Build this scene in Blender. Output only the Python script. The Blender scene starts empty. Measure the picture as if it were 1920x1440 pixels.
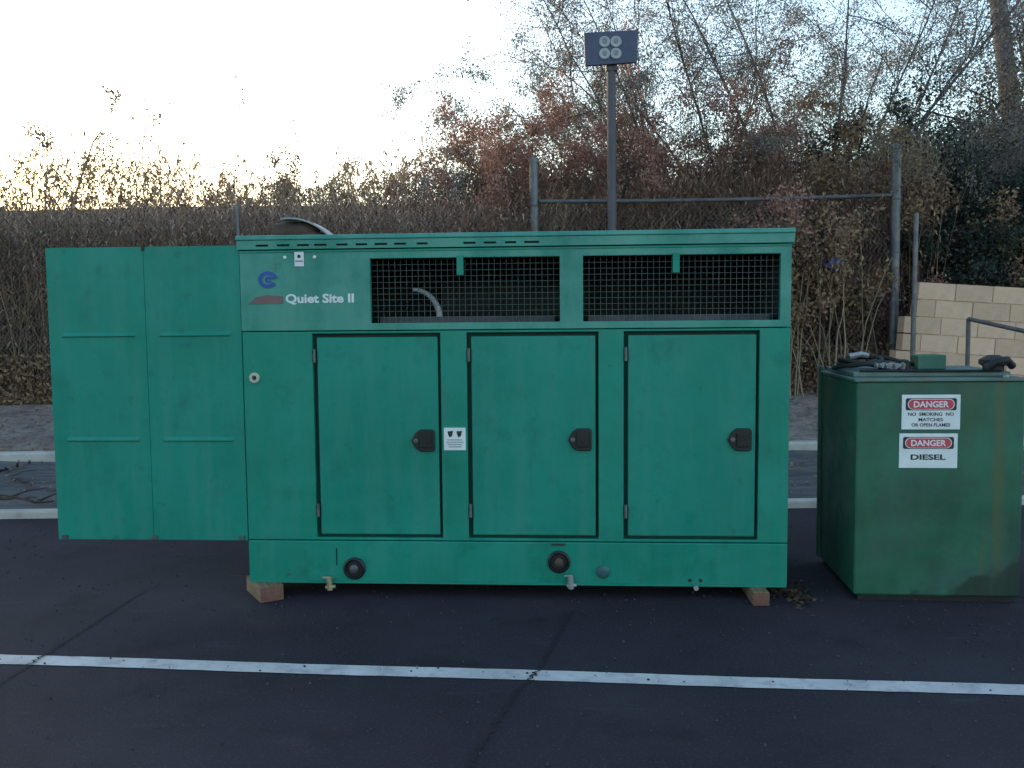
import bpy, math, random
import numpy as np
from mathutils import Vector, Matrix
rnd = random.Random(7)
rng = np.random.default_rng(11)
SC = bpy.context.scene
COL = SC.collection

# ---------------------------------------------------------------- camera, world, sun, exposure
PITCH, ROLL, CAMH, FPX = 0.0744, 0.0137, 1.6, 1660.0
fw = Vector((0, math.cos(PITCH), -math.sin(PITCH)))
up0 = Vector((0, math.sin(PITCH), math.cos(PITCH)))
rt0 = Vector((1, 0, 0))
rt = rt0*math.cos(ROLL) - up0*math.sin(ROLL)
up = up0*math.cos(ROLL) + rt0*math.sin(ROLL)
cam_d = bpy.data.cameras.new('camera')
cam = bpy.data.objects.new('camera', cam_d)
COL.objects.link(cam)
cam_d.sensor_fit = 'HORIZONTAL'
cam_d.sensor_width = 36.0
cam_d.lens = 36.0*FPX/1920.0
cam_d.clip_end = 5000
cam.matrix_world = Matrix(((rt.x, up.x, -fw.x, 0), (rt.y, up.y, -fw.y, 0), (rt.z, up.z, -fw.z, CAMH), (0, 0, 0, 1)))
SC.camera = cam

SUN_EL, SUN_AZ = math.radians(6.0), math.radians(-38.0)     # azimuth from +Y, negative = towards -X
w = bpy.data.worlds.new('World')
SC.world = w
w.use_nodes = True
nt = w.node_tree
nt.nodes.clear()
sky = nt.nodes.new('ShaderNodeTexSky')
sky.sky_type = 'NISHITA'
sky.sun_disc = False
sky.sun_elevation = SUN_EL
sky.sun_rotation = SUN_AZ
sky.air_density = 1.0
sky.dust_density = 1.4
sky.ozone_density = 1.6
bg = nt.nodes.new('ShaderNodeBackground')
bg.inputs['Strength'].default_value = 0.15
wo = nt.nodes.new('ShaderNodeOutputWorld')
nt.links.new(sky.outputs[0], bg.inputs[0])
nt.links.new(bg.outputs[0], wo.inputs[0])

sl = bpy.data.lights.new('sun', 'SUN')
sl.energy = 0.5
sl.angle = math.radians(12)
sl.color = (1.0, 0.72, 0.45)
so = bpy.data.objects.new('sun', sl)
COL.objects.link(so)
sd = Vector((math.sin(SUN_AZ)*math.cos(SUN_EL), math.cos(SUN_AZ)*math.cos(SUN_EL), math.sin(SUN_EL)))
so.rotation_euler = sd.to_track_quat('Z', 'Y').to_euler()
so.location = (0, 0, 20)

SC.view_settings.view_transform = 'Standard'
SC.view_settings.look = 'None'
SC.view_settings.exposure = 2.3
SC.view_settings.gamma = 1.0
SC.view_settings.use_curve_mapping = False
SC.render.engine = 'CYCLES'

# ---------------------------------------------------------------- helpers
def ray(u, v):
    return fw + rt*((u-960)/FPX) - up*((v-720)/FPX)
def at(u, v, Y):
    d = ray(u, v)
    return Vector((0, 0, CAMH)) + d*(Y/d.y)
def atz(u, v, z):
    d = ray(u, v)
    return Vector((0, 0, CAMH)) + d*((z-CAMH)/d.z)

def meta(o, label=None, cat=None, group=None, kind=None):
    if label: o['label'] = label
    if cat: o['category'] = cat
    if group: o['group'] = group
    if kind: o['kind'] = kind
    return o
def thing(name, label, cat, loc=(0, 0, 0), rz=0.0, group=None):
    o = bpy.data.objects.new(name, None)
    o.empty_display_size = 0.2
    COL.objects.link(o)
    o.location = loc
    o.rotation_euler = (0, 0, rz)
    return meta(o, label, cat, group)

class MB:
    def __init__(self):
        self.v = []; self.f = []
    def quadbox(self, p):                       # p: 8 corners, bottom ring then top ring
        n = len(self.v); self.v += [tuple(q) for q in p]
        for a in ((3, 2, 1, 0), (4, 5, 6, 7), (0, 1, 5, 4), (1, 2, 6, 5), (2, 3, 7, 6), (3, 0, 4, 7)):
            self.f.append(tuple(n+i for i in a))
        return self
    def box(self, x0, x1, y0, y1, z0, z1):
        return self.quadbox([(x0, y0, z0), (x1, y0, z0), (x1, y1, z0), (x0, y1, z0), (x0, y0, z1), (x1, y0, z1), (x1, y1, z1), (x0, y1, z1)])
    def tube(self, pts, r, sides=8, caps=True, r1=None):
        pts = [Vector(p) for p in pts]
        n0 = len(self.v); N = len(pts)
        ref = None
        for i, p in enumerate(pts):
            d = (pts[min(i+1, N-1)] - pts[max(i-1, 0)]).normalized()
            if ref is None:
                ref = d.orthogonal().normalized()
            ref = (ref - d*ref.dot(d)).normalized()
            b = d.cross(ref)
            rr = (r[i] if isinstance(r, (list, tuple)) else (r if r1 is None else r+(r1-r)*i/(N-1)))
            for k in range(sides):
                a = 2*math.pi*k/sides
                self.v.append(tuple(p + (ref*math.cos(a) + b*math.sin(a))*rr))
        for i in range(N-1):
            for k in range(sides):
                k2 = (k+1) % sides
                self.f.append((n0+i*sides+k, n0+i*sides+k2, n0+(i+1)*sides+k2, n0+(i+1)*sides+k))
        if caps:
            self.f.append(tuple(n0+k for k in reversed(range(sides))))
            self.f.append(tuple(n0+(N-1)*sides+k for k in range(sides)))
        return self
    def lathe(self, prof, o=(0, 0, 0), axis='z', n=20):   # prof: (r, h)
        o = Vector(o); n0 = len(self.v)
        for (r, h) in prof:
            for k in range(n):
                a = 2*math.pi*k/n; c, s = math.cos(a)*r, math.sin(a)*r
                q = {'z': (c, s, h), 'y': (c, -h, s), 'x': (h, c, s)}[axis]
                self.v.append(tuple(o+Vector(q)))
        for i in range(len(prof)-1):
            for k in range(n):
                k2 = (k+1) % n
                self.f.append((n0+i*n+k, n0+i*n+k2, n0+(i+1)*n+k2, n0+(i+1)*n+k))
        self.f.append(tuple(n0+k for k in reversed(range(n))))
        self.f.append(tuple(n0+(len(prof)-1)*n+k for k in range(n)))
        return self
    def prism(self, poly, y0, y1):              # poly in x,z ; extruded along y
        n0 = len(self.v); n = len(poly)
        for y in (y0, y1):
            self.v += [(x, y, z) for x, z in poly]
        self.f.append(tuple(n0+i for i in range(n)))
        self.f.append(tuple(n0+n+i for i in reversed(range(n))))
        for i in range(n):
            j = (i+1) % n
            self.f.append((n0+j, n0+i, n0+n+i, n0+n+j))
        return self
    def plate(self, x0, x1, z0, z1, y0, y1, holes):
        xs = sorted({x0, x1, *[h[0] for h in holes], *[h[1] for h in holes]})
        zs = sorted({z0, z1, *[h[2] for h in holes], *[h[3] for h in holes]})
        nx, nz = len(xs)-1, len(zs)-1
        solid = [[True]*nz for _ in range(nx)]
        for i in range(nx):
            for j in range(nz):
                cx, cz = (xs[i]+xs[i+1])/2, (zs[j]+zs[j+1])/2
                if any(h[0] < cx < h[1] and h[2] < cz < h[3] for h in holes):
                    solid[i][j] = False
        idx = {}
        def V(i, j, y):
            k = (i, j, y)
            if k not in idx:
                idx[k] = len(self.v); self.v.append((xs[i], y, zs[j]))
            return idx[k]
        S = lambda i, j: 0 <= i < nx and 0 <= j < nz and solid[i][j]
        for i in range(nx):
            for j in range(nz):
                if not S(i, j): continue
                self.f.append((V(i, j, y0), V(i+1, j, y0), V(i+1, j+1, y0), V(i, j+1, y0)))
                self.f.append((V(i, j+1, y1), V(i+1, j+1, y1), V(i+1, j, y1), V(i, j, y1)))
                if not S(i-1, j): self.f.append((V(i, j, y1), V(i, j, y0), V(i, j+1, y0), V(i, j+1, y1)))
                if not S(i+1, j): self.f.append((V(i+1, j, y0), V(i+1, j, y1), V(i+1, j+1, y1), V(i+1, j+1, y0)))
                if not S(i, j-1): self.f.append((V(i, j, y1), V(i+1, j, y1), V(i+1, j, y0), V(i, j, y0)))
                if not S(i, j+1): self.f.append((V(i, j+1, y0), V(i+1, j+1, y0), V(i+1, j+1, y1), V(i, j+1, y1)))
        return self
    def mesh(self, name, m, smooth=False):
        me = bpy.data.meshes.new(name)
        me.from_pydata(self.v, [], self.f)
        me.materials.append(m)
        if smooth:
            me.polygons.foreach_set('use_smooth', [True]*len(me.polygons))
        me.update()
        return me
    def build(self, name, m, parent=None, smooth=False, bevel=0, label=None, kind=None):
        o = bpy.data.objects.new(name, self.mesh(name, m, smooth))
        COL.objects.link(o)
        o.parent = parent
        if bevel:
            b = o.modifiers.new('bevel', 'BEVEL'); b.width = bevel; b.segments = 2
            b.limit_method = 'ANGLE'; b.angle_limit = math.radians(40)
            b.use_clamp_overlap = True
        if smooth:
            e = o.modifiers.new('split', 'EDGE_SPLIT'); e.split_angle = math.radians(40)
        return meta(o, label=label, kind=kind)

def np_obj(name, V, F, m, parent=None, kind=None):
    """V (n,3), F (k,4) quads or (k,3) tris as numpy"""
    V = np.asarray(V, dtype=np.float32); F = np.asarray(F, dtype=np.int32)
    me = bpy.data.meshes.new(name)
    k, s = F.shape
    me.vertices.add(len(V)); me.vertices.foreach_set('co', V.ravel())
    me.loops.add(k*s); me.loops.foreach_set('vertex_index', F.ravel())
    me.polygons.add(k)
    me.polygons.foreach_set('loop_start', np.arange(0, k*s, s, dtype=np.int32))
    me.materials.append(m)
    me.update(calc_edges=True)
    o = bpy.data.objects.new(name, me)
    COL.objects.link(o); o.parent = parent
    if kind: o['kind'] = kind
    return o

# ---------------------------------------------------------------- materials
def mat(name, c1, c2=None, scale=3.0, rough=0.7, bump=0.0, bscale=40.0, metal=0.0, detail=6, contrast=(0.35, 0.65), stretch=None, spec=0.5, coord='Object', bdist=0.01, island=False, trans=0.0, c3=None, s3=0.7, k3=(0.5, 0.75)):
    m = bpy.data.materials.new(name); m.use_nodes = True
    n = m.node_tree; n.nodes.clear(); L = n.links.new
    out = n.nodes.new('ShaderNodeOutputMaterial')
    b = n.nodes.new('ShaderNodeBsdfPrincipled')
    b.inputs['Roughness'].default_value = rough
    b.inputs['Metallic'].default_value = metal
    b.inputs['Specular IOR Level'].default_value = spec
    b.inputs['Base Color'].default_value = (*c1, 1)
    L(b.outputs[0], out.inputs[0])
    tc = n.nodes.new('ShaderNodeTexCoord')
    mp = n.nodes.new('ShaderNodeMapping')
    if stretch: mp.inputs['Scale'].default_value = stretch
    L(tc.outputs[coord], mp.inputs[0])
    col = None
    if c2:
        r = n.nodes.new('ShaderNodeValToRGB')
        r.color_ramp.elements[0].color = (*c1, 1); r.color_ramp.elements[1].color = (*c2, 1)
        if island:
            g = n.nodes.new('ShaderNodeNewGeometry')
            L(g.outputs['Random Per Island'], r.inputs[0])
            if len(contrast) > 2: pass
        else:
            t = n.nodes.new('ShaderNodeTexNoise'); t.inputs['Scale'].default_value = scale
            t.inputs['Detail'].default_value = detail; t.inputs['Roughness'].default_value = 0.6
            L(mp.outputs[0], t.inputs[0]); L(t.outputs[0], r.inputs[0])
            r.color_ramp.elements[0].position = contrast[0]; r.color_ramp.elements[1].position = contrast[1]
        col = r.outputs[0]
        if c3:
            t3 = n.nodes.new('ShaderNodeTexNoise'); t3.inputs['Scale'].default_value = s3
            t3.inputs['Detail'].default_value = 8; t3.inputs['Roughness'].default_value = 0.65
            L(tc.outputs[coord], t3.inputs[0])
            r3 = n.nodes.new('ShaderNodeMapRange')
            r3.inputs[1].default_value = k3[0]; r3.inputs[2].default_value = k3[1]
            L(t3.outputs[0], r3.inputs[0])
            mx = n.nodes.new('ShaderNodeMix'); mx.data_type = 'RGBA'
            L(r3.outputs[0], mx.inputs[0]); L(col, mx.inputs[6]); mx.inputs[7].default_value = (*c3, 1)
            col = mx.outputs[2]
        L(col, b.inputs['Base Color'])
    if bump:
        t2 = n.nodes.new('ShaderNodeTexNoise'); t2.inputs['Scale'].default_value = bscale
        t2.inputs['Detail'].default_value = 5
        L(mp.outputs[0], t2.inputs[0])
        bp = n.nodes.new('ShaderNodeBump'); bp.inputs['Strength'].default_value = bump
        bp.inputs['Distance'].default_value = bdist
        L(t2.outputs[0], bp.inputs['Height']); L(bp.outputs[0], b.inputs['Normal'])
    if trans:
        tr = n.nodes.new('ShaderNodeBsdfTranslucent')
        if col is not None: L(col, tr.inputs[0])
        else: tr.inputs[0].default_value = (*c1, 1)
        ms = n.nodes.new('ShaderNodeMixShader'); ms.inputs[0].default_value = trans
        L(b.outputs[0], ms.inputs[1]); L(tr.outputs[0], ms.inputs[2]); L(ms.outputs[0], out.inputs[0])
    return m

M = {}
M['teal'] = mat('teal_paint', (0.0015, 0.190, 0.132), (0.006, 0.240, 0.175), scale=2.2, rough=0.42, bump=0.12, bscale=2.6, bdist=0.03, c3=(0.002, 0.150, 0.105), s3=5.0, k3=(0.52, 0.72), spec=0.32)
M['teal_door'] = mat('faded_teal_paint', (0.002, 0.190, 0.138), (0.008, 0.245, 0.185), scale=2.0, rough=0.34, bump=0.16, bscale=2.2, bdist=0.03, c3=(0.002, 0.150, 0.110), s3=4.0, k3=(0.5, 0.72), spec=0.32)
M['teal_pale'] = mat('pale_teal_paint', (0.022, 0.225, 0.172), (0.055, 0.275, 0.220), scale=2.0, rough=0.45, bump=0.12, bscale=2.5, bdist=0.03, c3=(0.012, 0.175, 0.130), s3=3.0, k3=(0.45, 0.7))  # paler, greyer teal than the body, for the upper panel and lid
M['tank_green'] = None
M['interior'] = mat('dark_lining', (0.014, 0.020, 0.022), (0.026, 0.034, 0.037), scale=6, rough=0.9)
M['black'] = mat('black_plastic', (0.004, 0.005, 0.007), (0.008, 0.009, 0.012), scale=20, rough=0.5)
M['rubber'] = mat('black_rubber', (0.005, 0.005, 0.006), (0.013, 0.012, 0.013), scale=15, rough=0.65, bump=0.3, bscale=60)
M['steel'] = mat('galvanised_steel', (0.10, 0.10, 0.11), (0.17, 0.17, 0.18), scale=9, rough=0.5, metal=0.6, bump=0.1, bscale=30)
M['steel_dull'] = mat('dull_steel', (0.08, 0.078, 0.085), (0.14, 0.135, 0.145), scale=7, rough=0.6, metal=0.4, bump=0.15, bscale=25)
M['rust'] = mat('rusty_steel', (0.055, 0.035, 0.028), (0.12, 0.075, 0.055), scale=12, rough=0.8, bump=0.3, bscale=40)
M['pole'] = mat('dark_pole_paint', (0.055, 0.050, 0.062), (0.10, 0.085, 0.098), scale=5, rough=0.6, stretch=(1, 1, 0.3))
M['silver'] = mat('aluminised_metal', (0.20, 0.20, 0.21), (0.36, 0.36, 0.37), scale=8, rough=0.5, metal=0.5)
M['pipe'] = mat('pale_exhaust_pipe', (0.22, 0.22, 0.23), (0.34, 0.34, 0.34), scale=8, rough=0.5)
M['brass'] = mat('brass_fitting', (0.30, 0.24, 0.14), (0.45, 0.38, 0.26), scale=20, rough=0.45, metal=0.5)
M['white'] = mat('white_label', (0.62, 0.64, 0.66), (0.74, 0.75, 0.77), scale=9, rough=0.5)
M['ink'] = mat('black_ink', (0.02, 0.02, 0.025), rough=0.6)
M['ink_grey'] = mat('grey_print', (0.22, 0.22, 0.24), rough=0.6)
M['red'] = mat('red_print', (0.50, 0.035, 0.06), (0.58, 0.06, 0.09), scale=10, rough=0.5)
M['red_faded'] = mat('faded_red_print', (0.13, 0.085, 0.085), (0.20, 0.10, 0.105), scale=8, rough=0.5)
M['blue'] = mat('blue_print', (0.008, 0.06, 0.27), (0.015, 0.08, 0.32), scale=8, rough=0.45)
M['cream'] = mat('cream_plastic', (0.45, 0.43, 0.33), rough=0.5)
M['asphalt'] = mat('asphalt', (0.0195, 0.0160, 0.0225), (0.037, 0.030, 0.040), scale=0.8, rough=0.88, bump=0.8, bscale=160, bdist=0.006, coord='Object', c3=(0.085, 0.070, 0.080), s3=75, k3=(0.54, 0.78), spec=0.3)
def patches(m, c, sc, k, amt, stretch=(1, 1, 1)):
    n = m.node_tree; L = n.links.new
    b = [x for x in n.nodes if x.type == 'BSDF_PRINCIPLED'][0]
    base = b.inputs['Base Color'].links[0].from_socket
    tc = n.nodes.new('ShaderNodeTexCoord'); mp = n.nodes.new('ShaderNodeMapping'); mp.inputs['Scale'].default_value = stretch
    t = n.nodes.new('ShaderNodeTexNoise'); t.inputs['Scale'].default_value = sc; t.inputs['Detail'].default_value = 9; t.inputs['Roughness'].default_value = 0.7
    L(tc.outputs['Object'], mp.inputs[0]); L(mp.outputs[0], t.inputs[0])
    q = n.nodes.new('ShaderNodeMapRange'); q.inputs[1].default_value = k[0]; q.inputs[2].default_value = k[1]; q.inputs[4].default_value = amt
    L(t.outputs[0], q.inputs[0])
    x = n.nodes.new('ShaderNodeMix'); x.data_type = 'RGBA'; L(q.outputs[0], x.inputs[0]); L(base, x.inputs[6]); x.inputs[7].default_value = (*c, 1)
    L(x.outputs[2], b.inputs['Base Color'])
patches(M['asphalt'], (0.012, 0.010, 0.013), 1.7, (0.56, 0.68), 0.7)
patches(M['asphalt'], (0.075, 0.065, 0.075), 2.6, (0.60, 0.74), 0.6, (0.6, 2.2, 1))
patches(M['asphalt'], (0.014, 0.012, 0.016), 130, (0.60, 0.72), 0.8)
M['crack'] = mat('tar_crack', (0.013, 0.011, 0.014), rough=0.9)
M['line'] = mat('white_road_paint', (0.50, 0.46, 0.45), (0.64, 0.59, 0.575), scale=5, rough=0.7, bump=0.4, bscale=120, bdist=0.003, c3=(0.25, 0.235, 0.245), s3=9, k3=(0.50, 0.78))
patches(M['line'], (0.06, 0.05, 0.06), 55, (0.63, 0.70), 0.8)
M['concrete'] = mat('kerb_concrete', (0.42, 0.38, 0.35), (0.58, 0.53, 0.49), scale=6, rough=0.9, bump=0.5, bscale=50, c3=(0.18, 0.17, 0.17), s3=3, k3=(0.5, 0.75))
M['dirt'] = mat('grey_dirt', (0.17, 0.13, 0.11), (0.28, 0.225, 0.19), scale=3, rough=0.95, bump=0.9, bscale=14, bdist=0.05, c3=(0.07, 0.06, 0.055), s3=9, k3=(0.5, 0.7))
M['gravel'] = mat('dusty_gutter', (0.06, 0.058, 0.062), (0.13, 0.125, 0.125), scale=5, rough=0.95, bump=0.8, bscale=30, bdist=0.02, stretch=(0.5, 2.5, 1))
M['hill'] = mat('dry_hill', (0.13, 0.085, 0.062), (0.25, 0.175, 0.13), scale=1.6, rough=1.0, bump=1.0, bscale=5, bdist=0.2)
M['tan'] = mat('tan_block', (0.60, 0.38, 0.26), (0.70, 0.47, 0.33), scale=4, rough=0.9, bump=0.6, bscale=60, bdist=0.006, c3=(0.54, 0.36, 0.27), s3=6, k3=(0.5, 0.8))
M['mortar'] = mat('mortar', (0.52, 0.33, 0.23), (0.60, 0.40, 0.28), scale=15, rough=0.95)
M['timber'] = mat('weathered_timber', (0.13, 0.085, 0.05), (0.26, 0.18, 0.105), scale=6, rough=0.85, stretch=(8, 0.8, 8), bump=0.4, bscale=20)
M['timber_end'] = mat('timber_end_grain', (0.13, 0.055, 0.04), (0.20, 0.10, 0.07), scale=14, rough=0.9)
M['cane'] = mat('dry_cane', (0.16, 0.115, 0.075), (0.40, 0.31, 0.21), island=True, rough=0.8)
M['cane_leaf'] = mat('dry_cane_leaf', (0.28, 0.18, 0.10), (0.62, 0.46, 0.27), island=True, rough=0.8, trans=0.65)
M['mauve_twig'] = mat('grey_mauve_twigs', (0.26, 0.150, 0.105), (0.54, 0.36, 0.255), island=True, rough=0.85)
M['bark'] = mat('dark_bark', (0.045, 0.036, 0.036), (0.10, 0.08, 0.078), scale=8, rough=0.95, bump=0.8, bscale=20, stretch=(2, 2, 0.5))
M['bark_grey'] = mat('grey_bark', (0.075, 0.068, 0.078), (0.15, 0.14, 0.155), scale=8, rough=0.95, bump=0.6, bscale=20)
M['leaf_red'] = mat('russet_leaf', (0.20, 0.088, 0.066), (0.47, 0.26, 0.20), island=True, rough=0.75, trans=0.3)
M['leaf_brown'] = mat('brown_leaf', (0.17, 0.10, 0.06), (0.44, 0.29, 0.17), island=True, rough=0.8, trans=0.3)
M['leaf_fan'] = mat('grey_brown_leaf', (0.13, 0.125, 0.105), (0.33, 0.30, 0.27), island=True, rough=0.75, trans=0.35)
M['leaf_tan'] = mat('olive_tan_leaf', (0.12, 0.095, 0.060), (0.34, 0.26, 0.17), island=True, rough=0.75, trans=0.4)
M['leaf_green'] = mat('olive_leaf', (0.035, 0.055, 0.030), (0.11, 0.13, 0.065), island=True, rough=0.7, trans=0.25)
M['leaf_blue'] = mat('blue_green_leaf', (0.12, 0.15, 0.16), (0.26, 0.30, 0.31), island=True, rough=0.7, trans=0.3)
M['leaf_dark'] = mat('dark_evergreen_leaf', (0.010, 0.020, 0.016), (0.040, 0.058, 0.042), island=True, rough=0.7, trans=0.15)
M['bluebag'] = mat('blue_plastic', (0.02, 0.045, 0.22), (0.04, 0.07, 0.32), scale=6, rough=0.4)
M['sign_blue'] = mat('slate_blue_panel', (0.045, 0.052, 0.095), (0.070, 0.080, 0.135), scale=4, rough=0.6)
M['disc'] = mat('pale_disc', (0.30, 0.31, 0.33), (0.42, 0.43, 0.44), scale=8, rough=0.6)
M['litter_yellow'] = mat('yellow_leaf_litter', (0.02, 0.012, 0.010), (0.10, 0.055, 0.022), island=True, rough=0.8)

def weather(m, dust, rust, rk=(0.66, 0.72), dk=(0.45, 0.75), amt=0.5, rs=7.0):
    """vertical dust streaks and sparse chips on an existing material"""
    n = m.node_tree; L = n.links.new
    b = [x for x in n.nodes if x.type == 'BSDF_PRINCIPLED'][0]
    base = b.inputs['Base Color'].links[0].from_socket
    tc = n.nodes.new('ShaderNodeTexCoord'); mp = n.nodes.new('ShaderNodeMapping'); mp.inputs['Scale'].default_value = (9, 9, 0.9)
    L(tc.outputs['Object'], mp.inputs[0])
    def noise(src, sc, det=8):
        t = n.nodes.new('ShaderNodeTexNoise'); t.inputs['Scale'].default_value = sc; t.inputs['Detail'].default_value = det
        t.inputs['Roughness'].default_value = 0.65; L(src, t.inputs[0]); return t.outputs[0]
    def mr(src, a, c, e=1.0):
        q = n.nodes.new('ShaderNodeMapRange'); q.inputs[1].default_value = a; q.inputs[2].default_value = c; q.inputs[4].default_value = e
        L(src, q.inputs[0]); return q.outputs[0]
    def mix(f, a, c):
        q = n.nodes.new('ShaderNodeMix'); q.data_type = 'RGBA'; L(f, q.inputs[0]); L(a, q.inputs[6]); q.inputs[7].default_value = (*c, 1); return q.outputs[2]
    col = mix(mr(noise(mp.outputs[0], 1.3), dk[0], dk[1], amt), base, dust)
    col = mix(mr(noise(tc.outputs['Object'], rs, 10), rk[0], rk[1], 0.8), col, rust)
    L(col, b.inputs['Base Color'])
    L(mr(noise(tc.outputs['Object'], 3.0), 0.3, 0.8, 0.75), b.inputs['Roughness'])
    [x for x in n.nodes if x.type == 'MAP_RANGE'][-1].inputs[3].default_value = 0.28
weather(M['teal'], (0.045, 0.215, 0.175), (0.035, 0.075, 0.055))
weather(M['teal_door'], (0.050, 0.225, 0.185), (0.012, 0.105, 0.080), rk=(0.60, 0.74))
weather(M['teal_pale'], (0.105, 0.27, 0.235), (0.035, 0.085, 0.065))

# tank paint: dark green, vertical yellow-brown runs and one darker patch low on the right
def tank_mat():
    m = mat('tank_green_paint', (0.008, 0.085, 0.046), (0.018, 0.130, 0.078), scale=3.2, rough=0.40, bump=0.2, bscale=3, bdist=0.03, c3=(0.024, 0.050, 0.050), s3=2.0, k3=(0.45, 0.7))
    n = m.node_tree; L = n.links.new
    b = [x for x in n.nodes if x.type == 'BSDF_PRINCIPLED'][0]
    base = b.inputs['Base Color'].links[0].from_socket
    tc = n.nodes.new('ShaderNodeTexCoord')
    sp = n.nodes.new('ShaderNodeSeparateXYZ'); L(tc.outputs['Object'], sp.inputs[0])
    nz = n.nodes.new('ShaderNodeTexNoise'); nz.inputs['Scale'].default_value = 1.0; nz.inputs['Detail'].default_value = 6
    mp = n.nodes.new('ShaderNodeMapping'); mp.inputs['Scale'].default_value = (11, 3, 0.8)
    L(tc.outputs['Object'], mp.inputs[0]); L(mp.outputs[0], nz.inputs[0])
    def mr(src, a, c, d=0.0, e=1.0):
        q = n.nodes.new('ShaderNodeMapRange'); q.inputs[1].default_value = a; q.inputs[2].default_value = c
        q.inputs[3].default_value = d; q.inputs[4].default_value = e
        L(src, q.inputs[0]); return q.outputs[0]
    def mul(a, c):
        q = n.nodes.new('ShaderNodeMath'); q.operation = 'MULTIPLY'; L(a, q.inputs[0]); L(c, q.inputs[1]); return q.outputs[0]
    def mix(f, a, c):
        q = n.nodes.new('ShaderNodeMix'); q.data_type = 'RGBA'; L(f, q.inputs[0]); L(a, q.inputs[6]); q.inputs[7].default_value = (*c, 1); return q.outputs[2]
    runs = mul(mr(nz.outputs[0], 0.42, 0.62), mul(mr(sp.outputs[0], 0.56, 0.68), mr(sp.outputs[0], 0.80, 0.72)))
    c = mix(runs, base, (0.085, 0.090, 0.032))
    n2 = n.nodes.new('ShaderNodeTexNoise'); n2.inputs['Scale'].default_value = 5.0; n2.inputs['Detail'].default_value = 4
    L(tc.outputs['Object'], n2.inputs[0])
    # patch height: z < 0.02 + 0.32*(x-0.35) + noise
    a = n.nodes.new('ShaderNodeMath'); a.operation = 'MULTIPLY_ADD'; L(sp.outputs[0], a.inputs[0]); a.inputs[1].default_value = 0.50; a.inputs[2].default_value = -0.235
    s = n.nodes.new('ShaderNodeMath'); s.operation = 'SUBTRACT'; L(a.outputs[0], s.inputs[0]); L(sp.outputs[2], s.inputs[1])
    s2 = n.nodes.new('ShaderNodeMath'); s2.operation = 'MULTIPLY_ADD'; L(n2.outputs[0], s2.inputs[0]); s2.inputs[1].default_value = 0.35; L(s.outputs[0], s2.inputs[2])
    c = mix(mr(s2.outputs[0], 0.12, 0.16, 0.0, 0.8), c, (0.005, 0.020, 0.013))
    L(c, b.inputs['Base Color'])
    return m
M['tank_green'] = tank_mat()
weather(M['tank_green'], (0.040, 0.105, 0.075), (0.008, 0.040, 0.025), rk=(0.62, 0.74), amt=0.35, rs=5.0)

# ---------------------------------------------------------------- text
def text_mesh(s, size, m, bold=0.0, ex=0.0006):
    c = bpy.data.curves.new('t', 'FONT'); c.body = s; c.size = size; c.offset = bold; c.extrude = ex
    c.align_x = 'CENTER'; c.align_y = 'CENTER'; c.resolution_u = 3
    o = bpy.data.objects.new('t', c); COL.objects.link(o)
    bpy.context.view_layer.update()
    me = bpy.data.meshes.new_from_object(o.evaluated_get(bpy.context.evaluated_depsgraph_get()))
    bpy.data.objects.remove(o); bpy.data.curves.remove(c)
    me.materials.clear(); me.materials.append(m)
    return me
def text(name, s, size, m, parent, x, y, z, width=None, bold=0.0):
    me = text_mesh(s, size, m, bold)
    xs = [v.co.x for v in me.vertices]; ys = [v.co.y for v in me.vertices]
    k = (width/(max(xs)-min(xs))) if width else 1.0
    cx, cy = (max(xs)+min(xs))/2, (max(ys)+min(ys))/2
    for v in me.vertices:
        a, b, c = v.co
        v.co = ((a-cx)*k, -c, (b-cy))
    o = bpy.data.objects.new(name, me); COL.objects.link(o); o.parent = parent
    o.location = (x, y, z)
    return o

# ================================================================ SETTING: ground
def sheet(name, x0, x1, y0, y1, z, m, nx=1, ny=1, fz=None):
    X, Yv = np.meshgrid(np.linspace(x0, x1, nx+1), np.linspace(y0, y1, ny+1))
    Z = np.full_like(X, z) if fz is None else fz(X, Yv)
    V = np.stack([X.ravel(), Yv.ravel(), Z.ravel()], 1)
    i, j = np.meshgrid(np.arange(nx), np.arange(ny))
    a = (j*(nx+1)+i).ravel()
    o = np_obj(name, V, np.stack([a, a+1, a+nx+2, a+nx+1], 1), m)
    o['kind'] = 'structure'
    return o
K1 = 7.22            # front face of the near kerb
sheet('road', -1500, 1500, -1500, K1, 0.0, M['asphalt'])
# near kerb, dusty strip, second kerb, dirt bank, hill beyond the fence
MB().box(-60, 60, K1, K1+0.10, -0.1, 0.066).build('kerb', M['concrete'], bevel=0.02, kind='structure')
def wob(X, Y, a):
    return a*(np.sin(X*2.3+Y*1.7)+np.sin(X*5.1-Y*3.3)*0.5+np.sin(X*11.7+Y*7.9)*0.3)
sheet('gutter_strip', -60, 60, K1+0.06, 8.70, 0.1, M['gravel'], 600, 20, lambda X, Y: 0.058+(Y-K1-0.10)*0.14+wob(X, Y, 0.008)*np.clip((Y-K1-0.12)*6, 0, 1))
MB().box(-60, 60, 8.70, 8.84, 0.0, 0.335).build('retaining_kerb', M['concrete'], bevel=0.02, kind='structure')
sheet('dirt_bank', -60, 60, 8.76, 12.5, 0.3, M['dirt'], 600, 40, lambda X, Y: 0.328+np.clip(Y-8.80, 0, 1.66)*0.26+np.clip(Y-10.46, 0, 9)*0.12+wob(X, Y, 0.02)*np.clip((Y-8.86)*4, 0, 1))
def hz(X, Y):
    t = np.clip((Y-12.5)/3.2, 0, 1); t = t*t*(3-2*t)
    return 0.95+t*2.66+0.02*np.sin(X*0.9)-np.clip(Y-30, 0, 400)*0.004
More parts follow.
